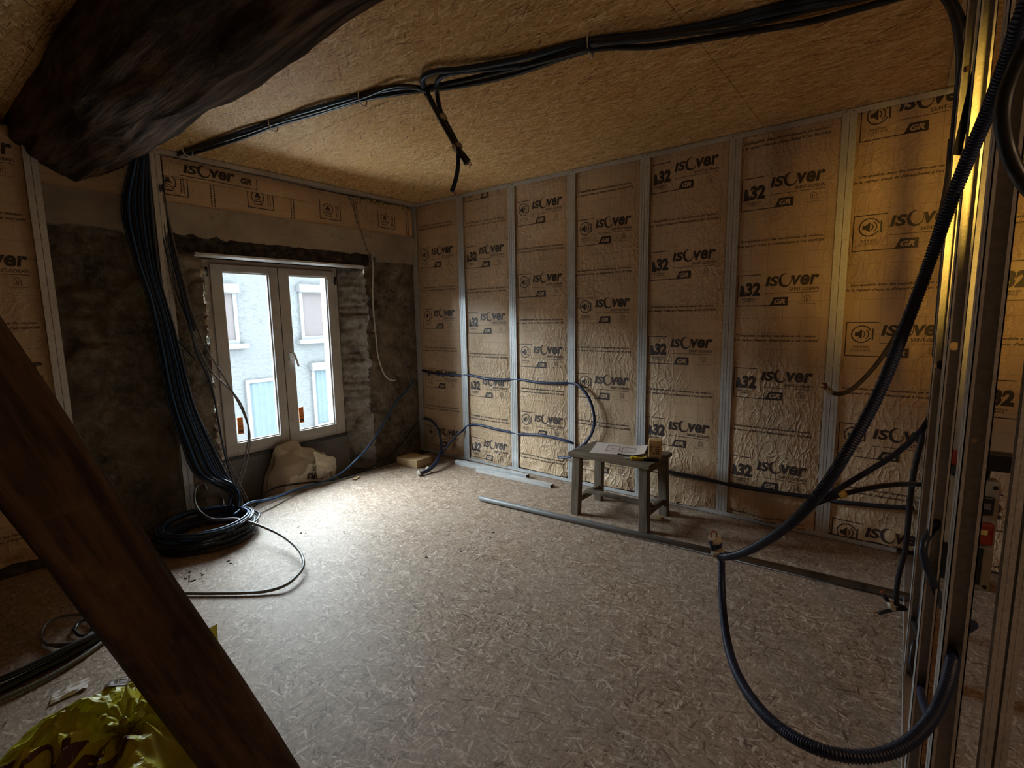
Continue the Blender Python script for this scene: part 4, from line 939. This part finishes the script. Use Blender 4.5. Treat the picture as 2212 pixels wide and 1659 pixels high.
M().tube(spline([at(1898, 1325, FD), at(1890, 1322, FD), at(1889, 1330, FD), at(1897, 1330, FD)], .004), .0025, 6).build('bare_wire', 'copper', fk)
hA = on(0, SX[1], 2026, 1132)
cable('teal_cable', [hA+Vector((.08, 0, .01)), hA+Vector((-.015, .005, 0)), at(2016, 1142, 1.36), at(2001, 1162, 1.33), at(1994, 1188, 1.32), at(2000, 1220, 1.32), at(2014, 1252, 1.33), at(2026, 1285, 1.36), at(2036, 1310, 1.45)], 0.0095, 'cable_blue', 'teal cable bowing out between the near and middle partition studs', 'cable', None, 10, 0.01)
hB = on(0, SX[2], 1972, 1340)
cable('dark_conduit', [hB+Vector((.06, 0, 0)), hB+Vector((-.01, 0, 0)), at(1977, 1352, 1.85), at(1984, 1375, 1.7)], 0.009, 'conduit_dark', 'short dark cable through the low hole of the far partition stud', 'conduit', gp, 10, 0.012)
hC = on(0, SX[1], 1990, 1480)
cable('dark_conduit', [hC+Vector((.3, 0, .08)), hC+Vector((.05, 0, .005)), hC+Vector((-.012, 0, 0)), at(1990, 1500, 1.28), at(1999, 1530, 1.2), at(2012, 1560, 1.1)], 0.0095, 'conduit', 'dark cable through the low hole of the middle partition stud', 'conduit', gp, 10, 0.012)
cable('dark_conduit', [at(1978, 1385, 1.7), at(1972, 1400, 1.69), at(1969, 1430, 1.68), at(1972, 1450, 1.69), at(1978, 1460, 1.7)], 0.008, 'conduit_dark', 'short dark bow of cable behind the middle partition stud', 'conduit', gp, 10, 0.012)

# ================================================================== STOOL AND WHAT LIES ON IT
TZ = 0.452
sx0, sx1, sy0, sy1 = -0.585, -0.205, -2.695, -2.135
so = empty('wooden_stool', ((sx0+sx1)/2, (sy0+sy1)/2, 0), 'weathered grey wooden work stool in front of the insulated wall', 'stool')
for k, (a, b) in enumerate(((sx0-0.01, sx0+0.125), (sx0+0.129, sx1-0.118), (sx1-0.114, sx1+0.01))):
    M().box((a, sy0-0.02, TZ-0.028), (b, sy1+0.02, TZ)).build('top_board', 'stool_top', so, bevel=0.004)
LG = {}
for i, (lx, ly) in enumerate(((sx0+0.028, sy1-0.04), (sx0+0.028, sy0+0.03), (sx1-0.03, sy1-0.04), (sx1-0.03, sy0+0.03))):
    ox = 0.012 if lx > -0.4 else -0.008; oy = 0.012 if ly > -2.4 else -0.012
    M().bar((lx+ox, ly+oy, 0.001), (lx, ly, TZ-0.028), 0.062, 0.050, up=(1, 0, 0)).build('leg', 'stool', so, bevel=0.004)
M().bar((sx1-0.03, sy0+0.05, TZ-0.055), (sx1-0.03, sy1-0.05, TZ-0.055), 0.022, 0.05).build('apron', 'stool', so, bevel=0.003)
M().bar((sx0+0.04, sy0+0.03, TZ-0.055), (sx1-0.04, sy0+0.03, TZ-0.055), 0.022, 0.05).build('apron', 'stool', so, bevel=0.003)
ym = (sx0+sx1)/2-0.04
M().bar((sx0+0.03, sy1-0.035, 0.105), (sx1-0.03, sy1-0.035, 0.105), 0.03, 0.04).build('stretcher', 'stool', so, bevel=0.003)
M().bar((sx0+0.03, sy0+0.025, 0.105), (sx1-0.03, sy0+0.025, 0.105), 0.03, 0.04).build('stretcher', 'stool', so, bevel=0.003)
M().bar((ym, sy1-0.04, 0.137), (ym, sy0+0.03, 0.137), 0.05, 0.022).build('stretcher', 'stool', so, bevel=0.003)
# plan sheet, one corner lifting
c0, c1, c2, c3 = [on(2, TZ+0.002, *p) for p in ((1273, 978), (1392, 985), (1400, 965), (1290, 955))]
pa = M()
def sheet(a, b, l=0):
    p = (c0*(1-a)+c1*a)*(1-b)+(c3*(1-a)+c2*a)*b
    z = 0.0015+0.024*max(0, a-0.72)**1.6*6 + 0.003*math.sin(a*5)*b
    return Vector((p.x, p.y, TZ+z+l))
pa.grid(30, 12, lambda a, b: sheet(a, b), 0); pa.grid(30, 12, lambda a, b: sheet(a, b, -0.0008), 0)
def inkline(a0, b0, a1, b1, w=0.012):
    n = 8
    for k in range(n):
        t0, t1 = k/n, (k+1)/n
        A = (a0+(a1-a0)*t0, b0+(b1-b0)*t0); B = (a0+(a1-a0)*t1, b0+(b1-b0)*t1)
        wa, wb = (0, w*3) if abs(a1-a0) > abs(b1-b0) else (w, 0)
        pa.add([sheet(A[0], A[1], .0006), sheet(B[0], B[1], .0006), sheet(B[0]+wa, B[1]+wb, .0006), sheet(A[0]+wa, A[1]+wb, .0006)], [(0, 1, 2, 3)], 1)
for r_ in ((.26, .28, .50, .28), (.26, .72, .50, .72), (.26, .28, .26, .72), (.50, .28, .50, .72), (.55, .25, .80, .25), (.55, .68, .80, .68), (.55, .25, .55, .68), (.80, .25, .80, .68), (.33, .5, .42, .5), (.62, .4, .62, .6)): inkline(*r_)
tag(pa.build('paper_plan', ['paper', 'paper_ink']), 'printed plan sheet with two box drawings, one corner lifting, on the stool', 'paper')
# small orange carton
ca = on(2, TZ, 1400, 988); cb = on(2, TZ, 1429, 990); ux = (cb-ca).normalized(); uy = Vector((-ux.y, ux.x, 0)); uy = uy if uy.dot(CF) > 0 else -uy
bxo = empty('carton', ca+ux*0.04, 'small orange cardboard carton standing at the right end of the stool', 'box')
bw_ = (cb-ca).length; bx = M(); bh = 0.118; bd_ = 0.075; ctr = ca+ux*bw_/2+uy*bd_/2+Vector((0, 0, bh/2+0.0005))
bx.obox(ctr, ux*bw_/2, uy*bd_/2, Vector((0, 0, bh/2)))
bx.build('carton_body', 'carton', bxo, bevel=0.006)
pp = Print(); pp.text('T', 0.012, 0.027, 0.030, 0.078, 0, 0.02)
pp.ring(0.036, 0.030, 0.006, 0.006, 0.0001, 0.0001, n=14)
for k in range(4): pp.rect(0.046, 0.028+k*0.014, 0.074, 0.034+k*0.014)
pp.rect(0.012, 0.086, 0.076, 0.0885)
sc_ = bw_/0.088; lb = M()
lb.add([ca+ux*(x*sc_)+Vector((0, 0, y))-uy*0.0008 for x, y in pp.V], pp.F, 0); lb.build('front_print', 'ink', bxo)
# yellow and black utility knife
ka = on(2, TZ+0.012, 1362, 989); kb = on(2, TZ+0.012, 1424, 993); kd = (kb-ka).normalized(); kn_ = Vector((0, 0, 1)).cross(kd)
ko = empty('utility_knife', (ka+kb)/2, 'yellow and black utility knife lying at the front edge of the stool beside the carton', 'knife')
L = (kb-ka).length
M().obox(ka+kd*L*0.30+Vector((0, 0, .001)), kd*L*0.30, kn_*0.017, Vector((0, 0, .011))).build('handle_shell', 'yellow', ko, bevel=0.006)
M().obox(ka+kd*L*0.72+kn_*-0.002, kd*L*0.28, kn_*0.019, Vector((0, 0, .0115))).build('grip', 'black', ko, bevel=0.008)
M().obox(ka+kd*L*0.32+Vector((0, 0, .0125)), kd*L*0.12, kn_*0.006, Vector((0, 0, .002))).build('slider', 'black', ko, bevel=0.001)
bc = ka-kd*0.02
M().obox(bc, kd*0.028, kn_*0.009, Vector((0, 0, .001))).build('blade', 'galv', ko)
kf = [on(2, TZ+0.004, *p) for p in ((1335, 980), (1362, 985))]
tag(M().bar(kf[0], kf[1]+Vector((0, .0, .0)), 0.018, 0.004).build('pencil', 'black'), 'flat black carpenter pencil between the plan sheet and the knife', 'pencil')

# ================================================================== THINGS ON THE FLOOR
pA_ = P2(1036, 1076, .021); pB_ = P2(1933, 1283, .021); pB_ = pA_+(pB_-pA_)*1.03
pm = M(); 
dirp = (pB_-pA_).normalized()
pm.tube([pA_, pA_+dirp*0.015, pA_+dirp*0.02, pB_], .02, 20, rfun=lambda i: (.0165, .0165, .02, .02)[i])
tag(pm.build('grey_pipe', 'pvc'), 'long grey plastic pipe lying on the floor parallel to the insulated wall', 'pipe')
def prof_(a, b, w, h, label):
    a, b = Vector(a), Vector(b); dd = (b-a).normalized(); sd_ = dd.cross(Vector((0, 0, 1))).normalized(); t = .0018; m = M()
    m.bar(a+Vector((0, 0, h)), b+Vector((0, 0, h)), w, t)
    for s in (-1, 1): m.bar(a+sd_*s*(w/2)+Vector((0, 0, h/2)), b+sd_*s*(w/2)+Vector((0, 0, h/2)), t, h)
    m.bar(a+Vector((0, 0, h+.001)), b+Vector((0, 0, h+.001)), .003, .002)
    return tag(m.build('metal_profile', 'galv'), label, 'metal profile', 'loose profiles by the wall')
q0 = P2(986, 994, .035); q1 = P2(1140, 1026, .035); q0.z = q1.z = .001
prof_(q0, q1, .048, .036, 'light galvanised profile on the floor by the wall, upper and left of the two')
q2 = P2(1042, 1014, .0); q3 = P2(1198, 1050, .0); q2.z = q3.z = .001; q2.x -= .0; q2 = Vector((q0.x-.062, q2.y, .001)); q3 = Vector((q1.x-.064, q3.y, .001))
prof_(q2, q3, .05, .024, 'lower galvanised profile on the floor reaching farther toward the stool')
# pine block
b0, b1, b2 = P2(857, 1004, 0), P2(907, 1013, 0), P2(918, 1006, 0)
bc0 = Vector((-0.50, -0.27, .0)); ux = Vector((math.cos(math.radians(-62)), math.sin(math.radians(-62)), 0)); uy = Vector((-ux.y, ux.x, 0))
f0, f1 = P2(857, 1003, .001), P2(901, 1012, .001); ux = (f1-f0).normalized(); Lb = (f1-f0).length; uy = Vector((-ux.y, ux.x, 0)); uy = uy if uy.dot(CF) > 0 else -uy
tag(M().obox((f0+f1)/2+uy*0.10+Vector((0, 0, .036)), ux*Lb/2, uy*0.10, Vector((0, 0, .035))).build('pine_block', 'pine', bevel=.003), 'pale pine block lying at the floor edge under the back corner', 'wood block')
def chip(px, py, w, l, h, ang, mat, name, label, cat):
    c = P2(px, py, 0); ux = Vector((math.cos(ang), math.sin(ang), 0)); uy = Vector((-ux.y, ux.x, 0))
    return tag(M().obox(c+Vector((0, 0, h/2+.001)), ux*l/2, uy*w/2, Vector((0, 0, h/2))).build(name, mat, bevel=min(.002, h/4)), label, cat)
chip(770, 1034, .035, .085, .01, .5, 'pine', 'wood_chip', 'thin pale wood chip on the floor in front of the paper sack', 'wood chip')
chip(322, 1186, .09, .12, .05, .9, 'pine', 'wood_offcut', 'small pale wood offcut beside the coil, half hidden by the brace', 'wood block')
chip(1437, 1108, .05, .09, .035, .4, 'stool_top', 'wood_offcut', 'short board offcut on the floor at the right leg of the stool', 'wood block')
chip(1424, 1122, .03, .06, .025, 1.2, 'pine', 'wood_offcut', 'tiny wood scrap behind the front right leg of the stool', 'wood block')
chip(1690, 1160, .012, .05, .004, 1.0, 'paper', 'paper_shred', 'tiny white shred on the floor between pipe and insulated wall', 'paper')
cr = M()
for px, py, n_, sp in ((500, 1216, 6, 8), (425, 1246, 8, 22), (408, 1252, 6, 14), (655, 1152, 4, 6), (742, 1150, 4, 6), (645, 1138, 2, 3), (350, 1260, 5, 20), (1078, 1157, 2, 20), (950, 1180, 3, 60), (530, 1195, 2, 20)):
    for k in range(n_):
        c = P2(px+random.uniform(-sp, sp), py+random.uniform(-sp, sp)*.5, 0); r = random.uniform(.0015, .0048)
        an_ = random.uniform(0, 6.28); c_, s_ = math.cos(an_), math.sin(an_); cr.obox(c+Vector((0, 0, r*.5)), Vector((c_, s_, 0))*r*random.uniform(.6, 2.6), Vector((-s_, c_, .1))*r*random.uniform(.4, .8), Vector((random.uniform(-.3, .3)*r, 0, r*.5)))
tag(cr.build('grit_crumbs', 'dirt'), 'scattered dark crumbs and grit on the floor boards near the coil', 'debris', None, 'stuff')
sc = M(); scp = P2(145, 1497, 0)
sc.grid(8, 6, lambda a, b: scp+Vector(((a-.5)*.11+.02*b, (b-.5)*.07, .004+.018*abs(noise.noise(Vector((a*3, b*3, 2)))))), 0, False); sc.grid(8, 6, lambda a, b: scp+Vector(((a-.5)*.11+.02*b, (b-.5)*.07, .003+.018*abs(noise.noise(Vector((a*3, b*3, 2)))))), 0, False)
tag(sc.build('paper_scrap', 'paper'), 'crumpled white paper scrap on the dark floor at lower left', 'paper')

# paper sack in the recess under the window: slumped and torn open, standing on the slab
sk = empty('paper_sack', (-1.35, 0.10, -0.058), 'crumpled torn brown paper sack standing under the window', 'sack')
out = [(-.31, 0.0), (-.30, .10), (-.275, .19), (-.235, .255), (-.20, .36), (-.165, .415), (-.10, .425), (-.04, .445), (.0, .425), (.025, .37), (.07, .355), (.12, .345), (.16, .295), (.22, .285), (.27, .21), (.31, .15), (.335, .06), (.34, .0)]
SXc = -1.345
def sack_h(u): 
    for i in range(len(out)-1):
        if out[i][0] <= u <= out[i+1][0]:
            t = (u-out[i][0])/(out[i+1][0]-out[i][0]+1e-9); return out[i][1]*(1-t)+out[i+1][1]*t
    return 0
def sackf(side):
    def fn(a, b):
        u = -.31+.65*a; hmax = max(.02, sack_h(u)); z = b*hmax
        w = 0.055*min(1, 5*min(a, 1-a))*(1-b**1.5)+.004
        gu, gv = (u+.31)*10+2.2*z, z*11-1.5*u+4; iu, iv = math.floor(gu), math.floor(gv); fu, fv = gu-iu, gv-iv
        Lk = lambda a_, b_: h01(a_*3.1, b_*7.7, side+2)
        fold = (Lk(iu, iv)+(Lk(iu+1, iv)-Lk(iu, iv))*fu+(Lk(iu, iv+1)-Lk(iu, iv))*fv) if fu+fv < 1 else (Lk(iu+1, iv+1)+(Lk(iu, iv+1)-Lk(iu+1, iv+1))*(1-fu)+(Lk(iu+1, iv)-Lk(iu+1, iv+1))*(1-fv))
        cz = 0.085*fold+0.007*noise.noise(Vector((u*19, z*19, 2)))
        y = 0.095+side*w-(cz if side < 0 else 0)+0.10*b*0.8
        return Vector((SXc+u, min(y, .255), -.058+z))
    return fn
mk = M(); mk.grid(56, 34, sackf(-1), 0, False); mk.grid(56, 34, sackf(1), 0, False)
for i, f in enumerate(mk.f[:1904]):          # the pale printed face of the sack shows below the brown upper part
    c = sum((mk.v[k] for k in f), Vector())/4; u = c.x-SXc; zz = c.z+.058
    if -.20 < u < .22 and zz < .17+.35*(u+.05)+.02*math.sin(u*40): mk.mi[i] = 2
prt = Print(); prt.text('URS', 0, .15, 0, .05, 0.0, .03); prt.text('CHAUX', -.02, .11, -.06, -.025, 0, .02)
pv, pf, pi = prt.cut(.012)
def sk_pt(u, v, l=.003):
    a = (u+.31)/.65; hmax = max(.02, sack_h(u)); return sackf(-1)(a, max(0, min(1, v/hmax)))-Vector((0, l, 0))
ang = -.25
mk.add([sk_pt(.16-(x*math.cos(ang)-y*math.sin(ang)), .115-(x*math.sin(ang)+y*math.cos(ang)), .004) for x, y in pv], pf, 1)
mk.build('sack_body', ['sack', 'ink', 'sack_in'], sk)
fl_ = M(); tl = Vector((SXc+.07, .10, .27))
fl_.grid(9, 10, lambda a, b: Vector((SXc+.075+.24*a*(1-.15*b), .02-.03*math.sin(b*2.4)+.05*a+.014*noise.noise(Vector((a*5, b*5, 7))), .275-.12*a-.235*b*(1-.35*a)+.02*noise.noise(Vector((a*4, b*4, 3))))), 0, False)
fl_.grid(9, 10, lambda a, b: Vector((SXc+.075+.24*a*(1-.15*b), .022-.03*math.sin(b*2.4)+.05*a+.014*noise.noise(Vector((a*5, b*5, 7))), .275-.12*a-.235*b*(1-.35*a)+.02*noise.noise(Vector((a*4, b*4, 3))))), 0, False)
fl_.build('torn_flap', 'sack_in', sk)

# yellow plastic insulation bag, gathered into a knot
KN = on(2, .20, 268, 1560)
yb = M()
def bag_r(a):
    k = math.cos(a)*CR.x+math.sin(a)*CR.y
    return 0.43-0.20*max(0, k)+0.05*noise.noise(Vector((math.cos(a)*1.3, math.sin(a)*1.3, 4)))+0.02*math.sin(a*7)
def bag_h(x, y):
    dx, dy = x-KN.x, y-KN.y; r = math.hypot(dx, dy); a = math.atan2(dy, dx)
    R_ = bag_r(a)
    t = min(1.0, r/R_)
    base = 0.20*(1-t**2.4)**.6 if t < 1 else 0
    if r < .10: base -= .05*(1-r/.10)
    fold = 0.030*(1-2*abs(math.sin(a*5.5+2*noise.noise(Vector((r*5, math.cos(a)*2, math.sin(a)*2))))))*min(1, r/.08)*(1-t)
    cr_ = 0.045*(noise.ridged_multi_fractal(Vector((x*6, y*6, 2)), 1, 2, 3, 1, 2)-1)*(1-t**4)*min(1, r/.1)
    return max(.003, base+fold+cr_+.01)
def bagp(a, b):
    an = 2*PI*a; R_ = bag_r(an)
    x = KN.x+math.cos(an)*R_*b; y = KN.y+math.sin(an)*R_*b; return Vector((x, y, bag_h(x, y)))
yb.grid(120, 36, bagp, 0, False)
V = [bagp(k/64, 1) for k in range(64)]; yb.add([Vector((v.x, v.y, .001)) for v in V], [tuple(reversed(range(64)))], 0)
bt = Print(); bt.text('ver', .12, .40, 0, .13, 0.16, .03); bt.text('IS', -.20, -.06, 0, .13, .16, .035); bt.ring(.03, .065, .075, .08, .058, .066, .006, .006)
pv, pf, pi = bt.cut(.015)
ub = (P2(205, 1640, .12)-P2(10, 1672, .12)); ub.z = 0; ub.normalize(); vb = Vector((-ub.y, ub.x, 0)); o_ = P2(72, 1700, .205)
VV = []
for x, y in pv:
    q = o_+ub*(x-.12)*.62+vb*y*.95; VV.append(Vector((q.x, q.y, bag_h(q.x, q.y)+.004)))
yb.add(VV, pf, 1)
yo = empty('plastic_bag', (KN.x, KN.y, 0), 'crumpled yellow plastic insulation bag on the floor at lower left, gathered into a knot', 'bag')
yb.build('bag_film', ['film', 'film_ink'], yo)
kt = M()
for k in range(7):
    an = k*0.9; kt.tube(spline([KN+Vector((0, 0, -.05)), KN+Vector((.02*math.cos(an), .02*math.sin(an), .0)), KN+Vector((.055*math.cos(an), .055*math.sin(an), .035+.01*math.sin(k*3)))], .008), .014, 7, rfun=lambda i: .008+.006*h01(i, k))
kt.build('knot', 'film', yo)
lb0 = P2(240, 1490, .10); lb1 = P2(292, 1462, .12); lu = (lb1-lb0).normalized(); lv = Vector((-lu.y, lu.x, 0)); lv = lv if lv.dot(-CF) > 0 else -lv
lm_ = M(); lw = (lb1-lb0).length*1.5; ld = .12
def labp(a, b, l=0):
    p = lb0+lu*(lw*a)+lv*(ld*b)+Vector((0, 0, -.045*b+.008*math.sin(a*6)+l)); p.z = max(p.z, bag_h(p.x, p.y)+.006+l); return p
lm_.grid(14, 8, lambda a, b: labp(a, b), 0); lt = Print(); lt.text('MITAT', .04, .50, .62, .90); lt.rect(.3, .2, .32, .5); lt.rect(.3, .2, .55, .23); lt.rect(.3, .47, .55, .5); lt.rect(.53, .2, .55, .5); lt.text('LM', .6, .9, .2, .5)
lm_.add([labp(x, 1-y, .002) for x, y in lt.V], lt.F, 1)
lm_.build('printed_label', ['film_ink', 'film_text'], yo)
ys_ = M(); y0_ = P2(480, 1428, 0)
ys_.grid(6, 10, lambda a, b: Vector((y0_.x-.05+.05*a, y0_.y+.012*math.sin(b*3)+.01*a, .002+.16*b)), 0); ys_.grid(6, 10, lambda a, b: Vector((y0_.x-.05+.05*a, y0_.y+.012*math.sin(b*3)+.01*a+.002, .002+.16*b)), 0)
tag(ys_.build('plastic_scrap', 'film'), 'yellow plastic scrap sticking up just right of the brace', 'plastic scrap')

# thick cables on the dark floor left of the brace
gl_ = 'thick cables on the floor left of the brace'
cable('loose_cable', [P2(-120, 1540, .02), P2(0, 1490, .02), P2(70, 1455, .02), P2(150, 1415, .02), P2(215, 1375, .025), P2(255, 1340, .02), P2(300, 1310, .02)], .018, 'cable', 'thickest black cable on the dark floor at lower left, front of its bundle', 'cable', gl_)
cable('loose_cable', [P2(-120, 1510, .045), P2(0, 1468, .05), P2(80, 1432, .05), P2(150, 1398, .05), P2(215, 1365, .045), P2(260, 1330, .03)], .013, 'cable', 'black cable lying on top of the thick one at lower left', 'cable', gl_)
cable('loose_cable', [P2(100, 1392, .02), P2(125, 1392, .02), P2(165, 1388, .03), P2(198, 1375, .035), P2(205, 1352, .03), P2(188, 1330, .02), P2(150, 1328, .015), P2(110, 1340, .014), P2(90, 1362, .014), P2(95, 1385, .014), P2(130, 1396, .016), P2(180, 1380, .03), P2(230, 1345, .02)], .0075, 'cable_grey', 'grey cable coiled into a small loop on the dark floor left of the brace', 'cable', gl_)
cable('loose_cable', [P2(160, 1362, .012), P2(170, 1345, .014), P2(190, 1338, .014), P2(200, 1352, .014), P2(190, 1372, .014), P2(170, 1372, .014), P2(158, 1358, .02)], .007, 'cable', 'black cable ring inside the small grey loop left of the brace', 'cable', gl_)

# ================================================================== SITE SOCKET BOX IN THE NEXT ROOM
sb0 = P2(2105, 1272, 0); fd = Vector((-0.95, -0.1, 0)).normalized(); rt = Vector((-fd.y, fd.x, 0)); rt = rt if rt.dot(CR) > 0 else -rt
sbx = empty('site_socket_box', sb0, 'beige site socket box with red and black sockets on the floor past the partition', 'socket box')
wv = .30; hv = .56; lc = sb0+rt*(-.03)
B = lambda u, v, d_=0: lc+rt*u+Vector((0, 0, v))+fd*d_
def pan(u0, u1, v0, v1, d0, d1): return M().obox((B(u0, v0, d0)+B(u1, v1, d1))/2, rt*(u1-u0)/2, Vector((0, 0, (v1-v0)/2)), fd*(d1-d0)/2)
pan(-.16, .085, .0, hv, -.10, 0).build('housing', 'beige', sbx, bevel=.006)
pan(-.13, .045, .03, .22, 0, .012).build('grille', 'black', sbx)
pan(-.06, .07, .25, .36, 0, .045).build('red_socket', 'red', sbx, bevel=.01)
pan(-.02, .045, .305, .33, .045, .047).build('socket_plate', 'tape_yellow', sbx)
pan(-.05, .062, .40, .49, 0, .03).build('black_socket', 'black', sbx, bevel=.006)
pan(-.005, .05, .43, .46, .03, .032).build('socket_window', 'cable_grey', sbx)
sc2 = M()
for u, v in ((.065, .02), (.065, .27), (.065, .535)): sc2.cyl(B(u, v, 0), B(u, v, .006), .01, 8)
sc2.build('corner_screw', 'black', sbx)
dr = empty('power_drill', B(0, hv+.003, -.05), 'red and black power drill lying on top of the site socket box', 'drill')
pan(-.15, .03, hv+.06, hv+.13, -.09, -.02).build('motor_housing', 'red', dr, bevel=.012)
pan(.03, .13, hv+.05, hv+.14, -.09, -.02).build('battery', 'black', dr, bevel=.008)
pan(-.10, .05, hv+.002, hv+.062, -.085, -.03).build('handle', 'black', dr, bevel=.012)
